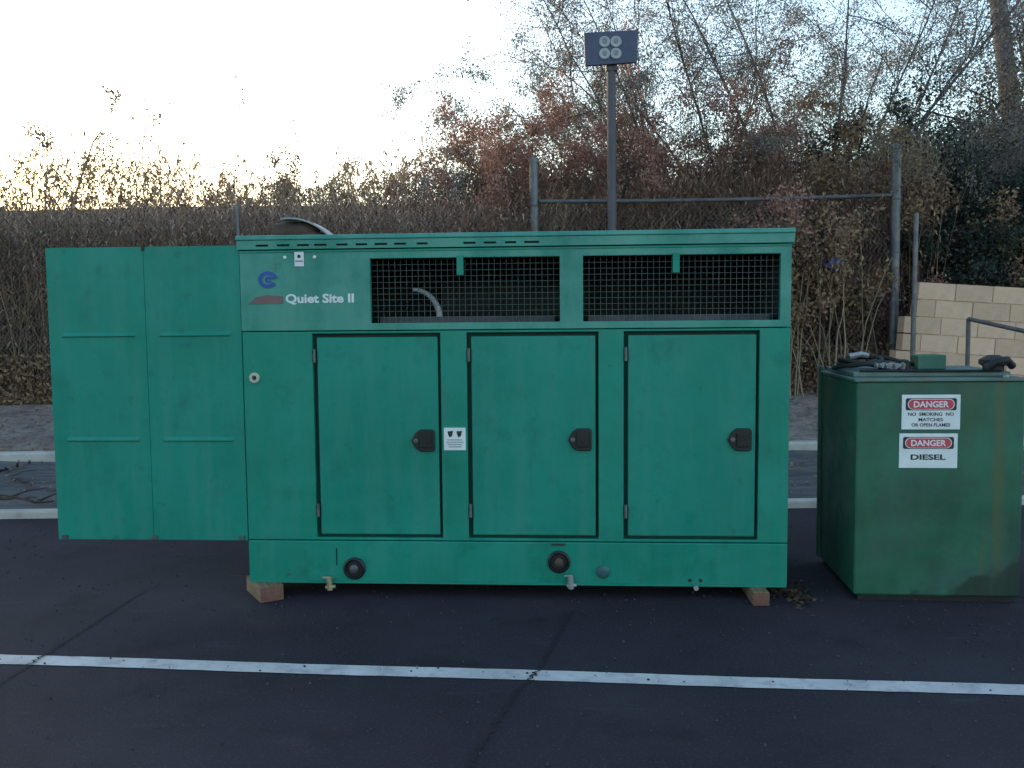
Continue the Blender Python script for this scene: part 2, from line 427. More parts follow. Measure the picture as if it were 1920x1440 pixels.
sheet('hill', -900, 900, 12.5, 15.7, 0, M['hill'], 900, 16, lambda X, Y: hz(X, Y)+wob(X, Y, 0.02)*np.clip((15.2-Y), 0, 1))
sheet('hilltop_ground', -1500, 1500, 15.7, 1500, 0, M['hill'], 40, 40, lambda X, Y: 3.59-np.clip(Y-30, 0, 400)*0.004)

# painted line and tar cracks
def strip(name, pts, wds, z, m, **kw):
    V, F = [], []
    for i, p in enumerate(pts):
        d = (Vector(pts[min(i+1, len(pts)-1)])-Vector(pts[max(i-1, 0)])).normalized()
        nrm = Vector((-d.y, d.x)); ww = wds[i] if isinstance(wds, list) else wds
        V += [(p[0]+nrm.x*ww/2, p[1]+nrm.y*ww/2, z), (p[0]-nrm.x*ww/2, p[1]-nrm.y*ww/2, z)]
    for i in range(len(pts)-1):
        F.append((2*i+1, 2*i+3, 2*i+2, 2*i))
    me = bpy.data.meshes.new(name); me.from_pydata(V, [], F); me.materials.append(m)
    o = bpy.data.objects.new(name, me); COL.objects.link(o); o['kind'] = 'structure'
    return o
a, b = atz(-40, 1236, 0), atz(1960, 1297, 0)
d = (b-a)
lp, lw = [], []
for i in range(401):
    t = -1.2+3.4*i/400
    lp.append((a.x+d.x*t, a.y+d.y*t+0.001*math.sin(i*0.9)+0.004*math.sin(i*0.13)))
    lw.append(0.112+rnd.uniform(-0.002, 0.002))
strip('lane_line', lp, lw, 0.004, M['line'])
def crack(px, n=60, w0=0.009):
    P = [atz(u, v, 0) for u, v in px]
    pts, ws = [], []
    for i in range(len(P)-1):
        for k in range(n):
            t = k/n; q = P[i].lerp(P[i+1], t)
            pts.append((q.x+0.010*math.sin(i*9+k*0.8)+0.006*math.sin(k*2.3)+rnd.uniform(-.002, .002), q.y))
            ws.append(w0*(1.0+0.5*math.sin(k*0.7+i)*math.sin(k*0.31)+rnd.uniform(-.15, .15)))
    strip('pavement_crack', pts, ws, 0.008, M['crack'])
crack([(275, 1105), (205, 1150), (120, 1205), (60, 1245), (-30, 1300)])
crack([(1075, 1145), (1035, 1215), (1010, 1258), (960, 1310), (915, 1380), (870, 1450)])

# ================================================================ GENERATOR
YAW, GX, GY, GZ, GW, GH = 0.0615, -1.542, 5.0531, 0.0934, 3.074, 1.985
gen = thing('generator', 'large teal green generator enclosure with three doors and two mesh vents', 'generator', (GX, GY, GZ), -YAW)
gen.rotation_euler = (0, 0.005, -YAW)
D = 1.12
T = M['teal']
# skid
MB().box(0.0, GW, 0.0, D, 0.0, 0.242).build('base_skid', T, gen, bevel=0.006)
MB().box(0.004, GW-0.004, -0.006, -0.0005, -0.004, 0.010).build('skid_edge', M['teal_door'], gen)
# lower frame with door holes
DR = [(0.404, 1.136, 0.262, 1.434), (1.285, 2.023, 0.262, 1.434), (2.163, 2.908, 0.262, 1.434)]
MB().plate(0.0, GW, 0.2465, 1.4475, 0.004, 0.050, DR).build('lower_frame', T, gen, bevel=0.004)
VT = [(0.745, 1.809, 1.492, 1.853), (1.939, 3.015, 1.492, 1.853)]
MB().plate(-0.002, GW, 1.452, 1.906, 0.001, 0.040, VT).build('upper_panel', M['teal_pale'], gen, bevel=0.004)
# shell
MB().box(0.0, 0.04, 0.051, D, 0.2465, 1.906).build('side_wall', T, gen)
MB().box(GW-0.04, GW, 0.051, D, 0.2465, 1.906).build('side_wall', T, gen, bevel=0.004)
MB().box(0.041, GW-0.041, D-0.04, D, 0.2465, 1.906).build('rear_wall', T, gen)
MB().box(0.042, GW-0.042, 0.075, D-0.045, 0.26, 1.462).build('lining', M['interior'], gen)
il = MB(); il.box(0.042, 0.050, 0.06, D-0.05, 1.47, 1.90); il.box(GW-0.05, GW-0.042, 0.06, D-0.05, 1.47, 1.90); il.box(0.05, GW-0.05, D-0.07, D-0.045, 1.47, 1.90)
il.box(0.05, GW-0.05, 0.06, D-0.05, 1.895, 1.903)
il.build('lining', M['interior'], gen)
M['seal'] = mat('dark_green_seal', (0.004, 0.030, 0.024), (0.006, 0.042, 0.034), scale=8, rough=0.8)
# doors: each a pan set a little back in its opening
for (x0, x1, z0, z1), lz in zip(DR, (0.825, 0.830, 0.830)):
    g = 0.021
    gl = 0.024
    dm = MB().box(x0+gl, x1-0.016, 0.010, 0.045, z0+0.017, z1-g)
    dr = dm.build('door', M['teal_door'], gen, bevel=0.006)
    # return lip around the opening
    MB().plate(x0+0.002, x1-0.002, z0+0.002, z1-0.002, 0.040, 0.049, [(x0+gl+0.004, x1-0.02, z0+0.02, z1-g-0.004)]).build('door_seal', M['seal'], dr)
    for hz_ in (z1-0.125, z0+0.16):
        MB().tube([(x0+0.012, 0.000, hz_-0.038), (x0+0.012, 0.000, hz_+0.038)], 0.009, 8).build('hinge', M['steel'], dr, smooth=True)
    lx = x1-0.101
    # paddle latch: pentagonal bezel pointing left, recess, paddle and key cylinder
    pz = lz
    pl = MB().prism([(lx-0.070, pz), (lx-0.045, pz-0.045), (lx-0.018, pz-0.063), (lx+0.052, pz-0.063), (lx+0.062, pz-0.050), (lx+0.062, pz+0.050), (lx+0.052, pz+0.063), (lx-0.018, pz+0.063), (lx-0.045, pz+0.045)], -0.010, 0.009)
    la = pl.build('latch', M['black'], dr, bevel=0.004)
    MB().box(lx-0.022, lx+0.048, -0.022, -0.011, pz-0.040, pz+0.040).build('latch_paddle', M['rubber'], dr, bevel=0.004)
    MB().lathe([(0.014, 0.011), (0.014, 0.018), (0.010, 0.020)], (lx-0.044, 0, pz), 'y', 14).build('lock_cylinder', M['steel_dull'], dr, smooth=True)
# vent screens
def screen(x0, x1, z0, z1):
    m = MB(); p = 0.0335
    n = int((x1-x0)/p)
    for i in range(1, n+1):
        x = x0+(x1-x0)*i/(n+1)+rnd.uniform(-.001, .001)
        m.box(x-0.0011, x+0.0011, 0.044, 0.0462, z0-0.01, z1+0.01)
    n = int((z1-z0)/p)
    for i in range(1, n+1):
        z = z0+(z1-z0)*i/(n+1)
        m.box(x0-0.01, x1+0.01, 0.0478, 0.051, z-0.0011, z+0.0011)
    return m.build('vent_screen', M['screen'], gen, kind='stuff')
M['screen'] = mat('dark_wire', (0.055, 0.08, 0.08), (0.09, 0.12, 0.12), scale=12, rough=0.6)
for x0, x1, z0, z1 in VT:
    screen(x0, x1, z0, z1)
    MB().box(x0+0.49, x0+0.529, -0.006, 0.0, z1-0.098, z1+0.012).build('hanging_tab', T, gen, bevel=0.003)
    MB().box(x0+0.03, x1-0.03, 0.10, 0.42, 1.463, 1.525).build('inner_ledge', M['ledge'] if 'ledge' in M else M.setdefault('ledge', mat('grey_inner_ledge', (0.05, 0.05, 0.058), (0.09, 0.09, 0.10), scale=5, rough=0.8)), gen, bevel=0.004)
# curved exhaust pipe seen through the left screen
arc = [(1.10-0.15+0.155*math.sin(t)-0.0, 0.22, 1.515+0.17*math.cos(t)) for t in [i*math.pi/2/9 for i in range(10)]]
arc = [(x+0.0, y, z) for x, y, z in arc]+[(1.108, 0.22, 1.498)]
MB().tube(arc, [0.013+0.008*i/10 for i in range(11)], 10).build('inner_pipe', M['pipe'], gen, smooth=True)
MB().lathe([(0.16, -0.3), (0.16, 0.62)], (1.35, 0.85, 1.62), 'x', 20).build('silencer', M['interior'], gen, smooth=True)
# lid with slots under the upper lip
sl_px = [(480, 504), (521, 545), (560, 583), (593, 617), (635, 657), (672, 694), (708, 732), (745, 768), (788, 809), (876, 899), (914, 937), (954, 975), (990, 1018)]
slots = [((p-447)/1036*3.08, (q-447)/1036*3.08, 1.927, 1.939) for p, q in sl_px]
MB().plate(-0.012, GW+0.012, 1.912, 1.962, -0.010, 0.004, slots).build('lid_edge', M['teal_pale'], gen)
MB().box(-0.012, GW+0.012, 0.007, D+0.01, 1.9095, 1.958).build('lid_core', M['interior'], gen)
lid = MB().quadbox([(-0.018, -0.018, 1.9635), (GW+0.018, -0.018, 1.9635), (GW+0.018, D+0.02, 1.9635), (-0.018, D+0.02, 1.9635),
    (-0.018, -0.012, 1.990), (GW+0.018, -0.012, 1.990), (GW+0.018, D+0.02, 1.990), (-0.018, D+0.02, 1.990)]).build('lid', M['teal_pale'], gen, bevel=0.006)
MB().box(0.0, GW, -0.0035, 0.0, 1.893, 1.9055).build('drip_rail', T, gen, bevel=0.002)
# roof exhaust outlet with rain flap
ex = MB().lathe([(0.075, 1.985), (0.075, 2.03), (0.062, 2.035)], (0.33, 0.35, 0), 'z', 18).build('exhaust_outlet', M['rust'], gen, smooth=True)
elb = [(0.33, 0.35, 2.01), (0.325, 0.35, 2.035), (0.29, 0.35, 2.052), (0.22, 0.35, 2.056), (0.10, 0.35, 2.045)]
MB().tube(elb, 0.050, 14).build('elbow', M['rust'], ex, smooth=True)
cowl = []
for i in range(15):
    t = i/14; cowl.append((0.16+0.30*t, 2.115+0.012*math.sin(t*3)-0.115*t**2.2))
cm = MB(); cm.prism(cowl+[(x, z-0.010) for x, z in reversed(cowl)], 0.25, 0.45)
cm.build('rain_flap', M['silver'], ex, smooth=False)
MB().box(0.66, 0.78, 0.3, 0.42, 1.992, 2.004).build('roof_plate', M['silver'], gen)

# fittings low on the skid
def port(x, z, r, m1, m2, name='port'):
    p = MB().lathe([(r, 0.0), (r, 0.012), (r*0.84, 0.020), (r*0.74, 0.014), (r*0.70, 0.004)], (x, 0, z), 'y', 26).build(name, m1, gen, smooth=True)
    MB().lathe([(r*0.40, 0.005), (r*0.40, 0.020), (r*0.18, 0.030)], (x, 0, z), 'y', 12).build('plug', m2, p, smooth=True)
port(0.621, 0.083, 0.064, M['black'], M['steel_dull'])
port(1.798, 0.131, 0.064, M['black'], M['rust'])
MB().lathe([(0.038, 0.0), (0.038, 0.008), (0.030, 0.014), (0.012, 0.016)], (2.048, 0, 0.075), 'y', 20).build('round_cap', mat('slate_cap', (0.02, 0.075, 0.09), (0.03, 0.10, 0.115), scale=9, rough=0.5), gen, smooth=True)
def valve(x, z, m):
    v = MB().tube([(x, 0.0, z), (x, -0.05, z)], 0.014, 10).build('drain_valve', m, gen, smooth=True)
    MB().tube([(x, -0.045, z+0.022), (x+0.004, -0.045, z-0.05)], 0.017, 10).build('valve_body', m, v, smooth=True)
    MB().box(x-0.035, x+0.012, -0.058, -0.048, z+0.018, z+0.03).build('valve_lever', m, v, bevel=0.002)
    MB().tube([(x-0.02, -0.045, z-0.035), (x+0.035, -0.045, z-0.030)], 0.011, 8).build('valve_outlet', m, v, smooth=True)
valve(0.482, 0.018, M['brass'])
valve(1.862, 0.040, M['silver'])
v = MB().tube([(2.565, 0.0, -0.004), (2.565, -0.04, -0.004)], 0.014, 10).build('drain_valve', M['silver'], gen, smooth=True)
for dx in (-0.030, 0.030):
    MB().lathe([(0.011, 0.0), (0.011, 0.003)], (2.565+dx, -0.0005, 0.030), 'y', 10).build('bolt_hole', M['ink'], gen)
MB().box(1.755, 1.835, -0.006, 0.0, 0.226, 0.236).build('lifting_slot', M['ink'], gen)
MB().box(0.515, 0.52, -0.004, 0.0, 0.10, 0.20).build('sight_mark', M['black'], gen)

# label plate, bolts, emblem, wording, lock ring
lb = MB().plate(0.317, 0.370, 1.815, 1.896, -0.0035, 0.0, []).build('label_plate', M['white'], gen)
for cxx, czz, rr in ((0.3435, 1.871, 0.0095),):
    MB().lathe([(rr, 0.0), (rr, 0.002)], (cxx, -0.0037, czz), 'y', 14).build('label_symbol', M['ink'], lb)
MB().box(0.322, 0.365, -0.005, -0.0038, 1.840, 1.848).build('label_line', M['ink_grey'], lb)
for x in (0.262, 0.432):
    MB().lathe([(0.010, 0.0), (0.010, 0.005), (0.006, 0.008)], (x, 0, 1.866), 'y', 8).build('bolt', M['white'], gen, smooth=True)
# emblem: blue letter C built of two arcs and a wedge bar
def arcpoly(cx, cz, ro, ri, a0, a1, n=18):
    A = [a0+(a1-a0)*i/n for i in range(n+1)]
    return [(cx+ro*math.cos(t), cz+ro*0.86*math.sin(t)) for t in A], [(cx+ri*math.cos(t), cz+ri*0.80*math.sin(t)) for t in A]
em = MB()
for (ro, ri, a0, dx) in ((0.056, 0.034, 32, 0.0), (0.024, 0.010, 40, 0.006)):
    o_, i_ = arcpoly(0.160+dx, 1.742, ro, ri, math.radians(a0), math.radians(360-a0))
    for k in range(len(o_)-1):
        em.prism([o_[k], o_[k+1], i_[k+1], i_[k]], -0.0025, 0.0)
em.prism([(0.165, 1.752), (0.214, 1.764), (0.216, 1.752), (0.165, 1.740)], -0.0045, -0.0026)
em.build('emblem', M['blue'], gen)
rp = MB().prism([(0.045, 1.606), (0.243, 1.606), (0.243, 1.648), (0.150, 1.656), (0.090, 1.644)], -0.0025, 0.0)
rp.build('red_wordmark', M['red_faded'], gen)
text('model_lettering', 'Quiet Site II', 0.068, M['white'], gen, 0.455, -0.0012, 1.630, width=0.392, bold=0.0022)
MB().lathe([(0.013, 0.0), (0.030, 0.0), (0.030, 0.010), (0.024, 0.013), (0.014, 0.012), (0.012, 0.003)], (0.066, 0.004, 1.186), 'y', 22).build('lock_ring', M['cream'], gen, smooth=True)
MB().lathe([(0.011, 0.0), (0.011, 0.008)], (0.066, 0.003, 1.186), 'y', 12).build('key_barrel', M['ink'], gen)
# warning sticker between the first and second door
st = MB().box(1.150, 1.274, -0.0015, 0.0035, 0.770, 0.898).build('warning_sticker', M['white'], gen)
for x, mm in ((1.187, M['ink']), (1.238, M['ink'])):
    MB().prism([(x-0.016, 0.878), (x+0.016, 0.880), (x+0.010, 0.852), (x-0.004, 0.842), (x-0.012, 0.858)], -0.0030, -0.0017).build('warning_symbol', mm, st)
for k, (p, q) in enumerate(((1.168, 1.256), (1.164, 1.262), (1.170, 1.252), (1.176, 1.25))):
    MB().box(p, q, -0.0028, -0.0017, 0.826-k*0.013, 0.831-k*0.013).build('print_line', M['ink_grey'], st)

# end door swung open flush with the front, two lapped sheets with pressed ribs
ed = MB().box(-1.140, -0.008, 0.022, 0.050, 0.242, 1.936).build('end_door', M['teal_door'], gen, bevel=0.003)
def pressed(x0, x1, lean):
    # sheet with two shallow horizontal ribs, as a grid profile
    zs = [0.240, 0.30]
    ribs = (0.832, 1.438)
    prof = [(0.240, 0.0)]
    for rz_ in ribs:
        prof += [(rz_-0.014, 0.0), (rz_-0.010, -0.009), (rz_-0.006, -0.010), (rz_+0.014, 0.0)]
    prof += [(1.938, 0.0)]
    m = MB()
    xs_ = [x0, x0+0.075, x0+0.085, x1-0.070, x1-0.060, x1]
    idx = {}
    for i, x in enumerate(xs_):
        for j, (z, y) in enumerate(prof):
            yy = y if i in (2, 3) else 0.0
            xx = x + lean*(z-1.1)
            idx[i, j] = len(m.v); m.v.append((xx, 0.010+yy, z))
    nI, nJ = len(xs_), len(prof)
    for i in range(nI-1):
        for j in range(nJ-1):
            m.f.append((idx[i, j], idx[i+1, j], idx[i+1, j+1], idx[i, j+1]))
    # returns (thickness)
    b0 = len(m.v)
    ring = [(i, 0) for i in range(nI)]+[(nI-1, j) for j in range(1, nJ)]+[(i, nJ-1) for i in range(nI-2, -1, -1)]+[(0, j) for j in range(nJ-2, 0, -1)]
    for (i, j) in ring:
        x, y, z = m.v[idx[i, j]]; m.v.append((x, 0.0215, z))
    R_ = len(ring)
    for k in range(R_):
        k2 = (k+1) % R_
        m.f.append((idx[ring[k2]], idx[ring[k]], b0+k, b0+k2))
    return m
pressed(-1.142, -0.5665, 0.0).build('door_sheet', M['teal_door'], ed)
pressed(-0.5640, -0.006, 0.0).build('door_sheet', M['teal_door'], ed)
for x in (-1.10, -0.56, -0.04):
    MB().box(x-0.016, x+0.016, -0.004, 0.008, 0.246, 0.266).build('door_clip', M['steel_dull'], ed, bevel=0.002)
for x in (-0.565,):
    MB().box(x-0.008, x+0.008, 0.004, 0.05, 1.915, 1.945).build('top_catch', M['black'], ed)
MB().box(-1.1425, -1.136, 0.0225, 0.068, 0.250, 1.930).build('edge_fold', M['teal_door'], ed, bevel=0.002)
for hz_ in (0.45, 1.10, 1.75):
    MB().tube([(-0.003, 0.062, hz_-0.05), (-0.003, 0.062, hz_+0.05)], 0.010, 8).build('hinge', M['steel'], ed, smooth=True)

# timbers the generator stands on
def timber(label, loc, rz_, L_, W_, H_):
    t = thing('timber_block', label, 'timber', loc, rz_, 'timbers under the generator')
    body = MB().box(-W_/2, W_/2, 0.004, L_, 0.0, H_).build('wood_body', M['timber'], t, bevel=0.006)
    MB().box(-W_/2+0.002, W_/2-0.002, 0.0, 0.006, 0.002, H_-0.002).build('end_grain', M['timber_end'], t, bevel=0.004)
    return t
timber('pale brown timber block poking out under the left corner of the generator', (-1.385, 4.955, 0.001), 0.55, 0.30, 0.135, 0.091)
timber('short dark timber block under the right corner of the generator', (1.355, 4.76, 0.001), -0.05, 0.9, 0.09, 0.076)

# ================================================================ TANK
tb = atz(1600, 1127, 0); tyaw = 0.105
tk = thing('fuel_tank', 'dark green steel diesel tank carrying two danger signs', 'tank', (tb.x, tb.y, 0.0), -tyaw)
TW, TD = 0.88, 0.80
TH = at(1610, 712, tb.y).z
G_ = M['tank_green']
MB().box(0.0, TW, 0.0, TD, 0.035, TH-0.012).build('tank_body', G_, tk, bevel=0.012)
MB().box(0.03, TW-0.03, 0.03, TD-0.03, 0.0, 0.034).build('tank_base', M['black'], tk)
MB().box(-0.012, TW+0.012, -0.012, TD+0.01, TH-0.0115, TH+0.004).build('top_flange', mat('tank_top_paint', (0.06, 0.12, 0.105), (0.11, 0.18, 0.165), scale=5, rough=0.45, c3=(0.12, 0.12, 0.09), s3=7), tk, bevel=0.003)
TT = M['tank_top'] = bpy.data.materials['tank_top_paint']
MB().box(0.02, TW-0.02, 0.14, TD-0.04, TH+0.005, TH+0.030).build('lid_plate', TT, tk, bevel=0.004)
MB().box(-0.016, 0.01, TD-0.03, TD+0.02, 0.035, TH+0.035).build('corner_post', G_, tk, bevel=0.008)
MB().box(0.44, 0.60, 0.36, 0.50, TH+0.031, TH+0.115).build('junction_box', mat('box_green', (0.02, 0.095, 0.06), (0.035, 0.13, 0.085), scale=5, rough=0.5), tk, bevel=0.006)
MB().lathe([(0.045, 0), (0.045, 0.03), (0.035, 0.035), (0.035, 0.055), (0.012, 0.06)], (0.36, 0.38, TH+0.031), 'z', 18).build('filler_cap', M['rubber'], tk, smooth=True)
MB().lathe([(0.03, 0), (0.03, 0.045), (0.02, 0.05)], (0.27, 0.42, TH+0.031), 'z', 16).build('vent_cap', M['rubber'], tk, smooth=True)
MB().tube([(0.27, 0.42, TH+0.06), (0.36, 0.42, TH+0.07), (0.44, 0.43, TH+0.06)], 0.012, 8).build('fuel_line', M['black'], tk, smooth=True)
MB().lathe([(0.055, 0), (0.055, 0.03), (0.075, 0.04), (0.075, 0.065), (0.03, 0.09)], (0.78, 0.17, TH+0.031), 'z', 20).build('pump_head', M['rubber'], tk, smooth=True)
MB().tube([(0.72, 0.12, TH+0.05), (0.76, 0.1, TH+0.085), (0.83, 0.12, TH+0.095), (0.875, 0.16, TH+0.06)], 0.022, 10).build('pump_elbow', M['rubber'], tk, smooth=True)
MB().lathe([(0.018, 0), (0.018, 0.012), (0.008, 0.016)], (0.80, 0.06, TH+0.005), 'z', 12).build('bolt', M['silver'], tk, smooth=True)
MB().tube([(0.06, 0.16, TH+0.037), (0.30, 0.14, TH+0.037), (0.55, 0.13, TH+0.036), (0.80, 0.12, TH+0.037)], 0.008, 6).build('fuel_line', M['black'], tk, smooth=True)
# danger signs
def danger(xc, zt, wd, hh, lines):
    s = MB().box(xc-wd/2, xc+wd/2, -0.0035, -0.0005, zt-hh, zt).build('danger_sign', M['white'], tk, bevel=0.0008)
    def rr(w_, h_, r_, zc, n=7):
        P = []
        for cx, cz, a0 in ((w_/2-r_, h_/2-r_, 0), (-w_/2+r_, h_/2-r_, 90), (-w_/2+r_, -h_/2+r_, 180), (w_/2-r_, -h_/2+r_, 270)):
            for k in range(n+1):
                t = math.radians(a0+90*k/n); P.append((xc+cx+r_*math.cos(t), zc+cz+r_*math.sin(t)))
        return P
    zc = zt-0.052
    MB().prism(rr(wd*0.87, 0.066, 0.010, zc), -0.0045, -0.0037).build('sign_header', M['ink'], s)
    MB().prism(rr(wd*0.80, 0.058, 0.0285, zc, 12), -0.0055, -0.0047).build('sign_oval_edge', M['white'], s)
    MB().prism(rr(wd*0.77, 0.052, 0.0255, zc, 12), -0.0065, -0.0057).build('sign_oval', M['red'], s)
    text('sign_lettering', 'DANGER', 0.046, M['white'], s, xc, -0.0070, zc, width=wd*0.60, bold=0.0012)
    for (t, wf, dz, sz) in lines:
        text('sign_lettering', t, sz, M['ink'], s, xc, -0.0042, zt-dz, width=wd*wf, bold=0.0004 if sz < 0.03 else 0.0012)
    return s
k = 4.78/1660
xl = ((1740-1604)*k); w1 = 106*k
z1_ = TH-(743-714)*k
s1 = danger(xl, z1_, w1, 66*k, [('NO  SMOKING  NO', 0.78, 0.106, 0.026), ('MATCHES', 0.42, 0.136, 0.026), ('OR OPEN FLAMES', 0.66, 0.165, 0.026)])
s2 = danger(xl-0.010, z1_-0.212, w1, 66*k, [('DIESEL', 0.60, 0.130, 0.040)])
s1['label'] = 'upper danger sign with three lines of small print'
s2['label'] = 'lower danger sign reading diesel'
for s_, a_ in ((s1, 0.0), (s2, 0.0)):
    pass
# hose coil, rag and small clutter lying on the tank
hs = thing('hose_coil', 'black rubber hose coiled on the back left corner of the green tank', 'hose', tk.matrix_basis @ Vector((0.13, 0.45, TH+0.030)), 0)
pts = []
for i in range(110):
    t = i/109*2*math.pi*3.2
    r_ = 0.105+0.02*math.sin(t*0.37)
    pts.append((r_*math.cos(t)*1.15, r_*math.sin(t), 0.014+0.045*i/109+0.012*math.sin(t*1.7)))
pts += [(0.16, 0.02, 0.07), (0.24, -0.02, 0.045), (0.33, -0.06, 0.02), (0.40, -0.05, 0.014)]
MB().tube(pts, 0.0125, 7).build('hose_tube', M['rubber'], hs, smooth=True)
MB().tube([(-0.05, 0.02, 0.075), (0.03, 0.04, 0.088), (0.075, 0.04, 0.078)], 0.017, 8).build('hose_nozzle', M['silver'], hs, smooth=True)
rg = MB(); n = 9
for i in range(n):
    for j in range(n):
        rg.v.append((i/(n-1)*0.13-0.065, j/(n-1)*0.12-0.06, 0.012+0.032*abs(math.sin(i*1.1+j*0.7))+0.008*math.cos(j*1.9)))
for i in range(n-1):
    for j in range(n-1):
        a_ = i*n+j; rg.f.append((a_, a_+n, a_+n+1, a_+1))
ro = rg.build('rag', mat('dirty_rag', (0.22, 0.22, 0.22), (0.36, 0.36, 0.36), scale=20, rough=0.9), None, smooth=False)
ro.location = tk.matrix_basis @ Vector((0.24, 0.22, TH+0.034)); ro.modifiers.new('thickness', 'SOLIDIFY').thickness = 0.003
meta(ro, 'crumpled white rag lying on top of the green tank', 'rag')

# ================================================================ LEAF LITTER, FALLEN BRANCHES
def leafcloud(C, size, flat=0.0, ratio=0.5, seed=1, jitter=0.35, droop=None):
    """C (n,3) centres -> diamond quads with random orientation"""
    g = np.random.default_rng(seed); n = len(C)
    a = g.normal(size=(n, 3))
    if droop is not None: a = a*0.6+np.asarray(droop)
    if flat: a[:, 2] *= (1-flat)
    a /= np.linalg.norm(a, axis=1)[:, None]
    b = g.normal(size=(n, 3))
    if flat: b[:, 2] *= (1-flat)
    b -= (b*a).sum(1)[:, None]*a; b /= np.linalg.norm(b, axis=1)[:, None]
    s = size*(1+jitter*g.uniform(-1, 1, n))[:, None]
    V = np.empty((n, 4, 3)); V[:, 0] = C-a*s; V[:, 1] = C-b*s*ratio; V[:, 2] = C+a*s; V[:, 3] = C+b*s*ratio
    nn = np.cross(a, b); V[:, 1] += nn*s*0.2; V[:, 3] += nn*s*0.2
    return V.reshape(-1, 3), np.arange(n*4).reshape(-1, 4)
class NT:
    """batch of thin 3 sided tapered tubes"""
    def __init__(self): self.V = []; self.F = []; self.n = 0
    def add(self, P, r0, r1, sides=3):
        P = np.asarray(P, float); N = len(P)
        d = np.gradient(P, axis=0); d /= (np.linalg.norm(d, axis=1)[:, None]+1e-9)
        ref = np.array([0.31, 0.93, 0.2]) if abs(d[0] @ np.array([0.31, 0.93, 0.2])) < 0.9 else np.array([1., 0, 0])
        u = np.cross(d, ref); u /= (np.linalg.norm(u, axis=1)[:, None]+1e-9); v_ = np.cross(d, u)
        r_ = np.linspace(r0, r1, N)[:, None, None]
        ang = np.arange(sides)*2*np.pi/sides
        ring = P[:, None]+r_*(u[:, None]*np.cos(ang)[None, :, None]+v_[:, None]*np.sin(ang)[None, :, None])
        self.V.append(ring.reshape(-1, 3))
        i = np.arange(N-1)[:, None]*sides; k_ = np.arange(sides)[None]
        k2 = (k_+1) % sides
        self.F.append((self.n+np.stack([i+k_, i+k2, i+sides+k2, i+sides+k_], -1)).reshape(-1, 4))
        self.n += N*sides
    def build(self, name, m, parent=None, kind=None):
        return np_obj(name, np.concatenate(self.V), np.concatenate(self.F), m, parent, kind)

def litter(name, cx, cy, sx, sy, n, m, seed, z=0.006, size=0.02, label=None):
    g = np.random.default_rng(seed)
    C = np.stack([cx+g.normal(0, sx, n), cy+g.normal(0, sy, n), z+g.uniform(0, 0.02, n)], 1)
    V, F = leafcloud(C, size, flat=0.8, seed=seed)
    V[:, 2] = np.maximum(V[:, 2], 0.004)
    o = np_obj(name, V, F, m); meta(o, label, 'leaf litter', kind='stuff')
    return o
litter('leaf_litter', 1.58, 4.98, 0.05, 0.13, 260, M['litter_yellow'], 3, label='brown and yellow leaf litter between the generator and the tank')
g_ = np.random.default_rng(5)
C = np.stack([g_.uniform(-7, 7, 3000), g_.uniform(K1+0.2, 10.2, 3000), np.zeros(3000)], 1)
C[:, 2] = np.where(C[:, 1] < 8.7, 0.06+(C[:, 1]-K1-0.10)*0.14, np.where(C[:, 1] < 8.86, 0.35, 0.345+(C[:, 1]-8.86)*0.27))+0.012
V, F = leafcloud(C, 0.022, flat=0.7, seed=9)
meta(np_obj('leaf_litter', V, F, M['leaf_brown']), 'dry brown leaves scattered over the dirt bank and gutter strip', 'leaf litter', kind='stuff')
g_ = np.random.default_rng(15); n_g = 3500
Cg = np.stack([g_.uniform(-4.5, 4.5, n_g), 2.2+5.0*g_.uniform(0, 1, n_g)**0.7, np.full(n_g, 0.006)], 1)
bx = np.array([[-1, -1, -.7], [1, -1, -.7], [1, 1, -.7], [-1, 1, -.7], [-.7, -.6, .8], [.6, -.7, .7], [.7, .6, .9], [-.6, .7, .6]])
sz = (0.0018+0.0040*g_.uniform(0, 1, n_g)**3)[:, None, None]; an = g_.uniform(0, 6.28, n_g)
rot = np.stack([np.stack([np.cos(an), -np.sin(an), 0*an], -1), np.stack([np.sin(an), np.cos(an), 0*an], -1), np.stack([0*an, 0*an, 1+0*an], -1)], 1)
Vg = np.einsum('nij,kj->nki', rot, bx)*sz+Cg[:, None]
Fg = np.arange(n_g)[:, None, None]*8+np.array([[4, 5, 6, 7], [0, 1, 5, 4], [1, 2, 6, 5], [2, 3, 7, 6], [3, 0, 4, 7]])[None]
meta(np_obj('grit', Vg.reshape(-1, 3), Fg.reshape(-1, 4), mat('grit_stone', (0.018, 0.016, 0.019), (0.060, 0.054, 0.060), island=True, rough=0.9)), 'fine stone grit scattered over the asphalt', 'grit', kind='stuff')
def fallen(u0, v0, u1, v1, z, r_, label, seed):
    g = random.Random(seed); a_, b_ = atz(u0, v0, z), atz(u1, v1, z)
    t = NT(); n = 12
    P = [a_.lerp(b_, i/n)+Vector((0, g.uniform(-.03, .03), r_+g.uniform(0, .02))) for i in range(n+1)]
    t.add(P, r_, r_*0.4, 6)
    for i in range(2, n, 2):
        q = P[i]; s_ = g.choice((-1, 1))
        e = q+Vector(((b_-a_).normalized().x*0.25, s_*g.uniform(.08, .2), g.uniform(0.0, .07)))
        t.add([q, (q+e)/2+Vector((0, 0, .02)), e], r_*0.5, r_*0.15, 5)
    o = t.build('fallen_branch', M['rust_br']); meta(o, label, 'branch', 'fallen branches by the kerb')
M['rust_br'] = mat('dark_dead_wood', (0.035, 0.022, 0.022), (0.085, 0.055, 0.05), scale=7, rough=0.95)
fallen(-60, 905, 78, 877, 0.16, 0.030, 'thick dark dead branch lying just below the upper kerb at far left', 1)
fallen(-70, 935, 100, 948, 0.14, 0.022, 'thin dark dead branch lying beside the near kerb at far left', 2)
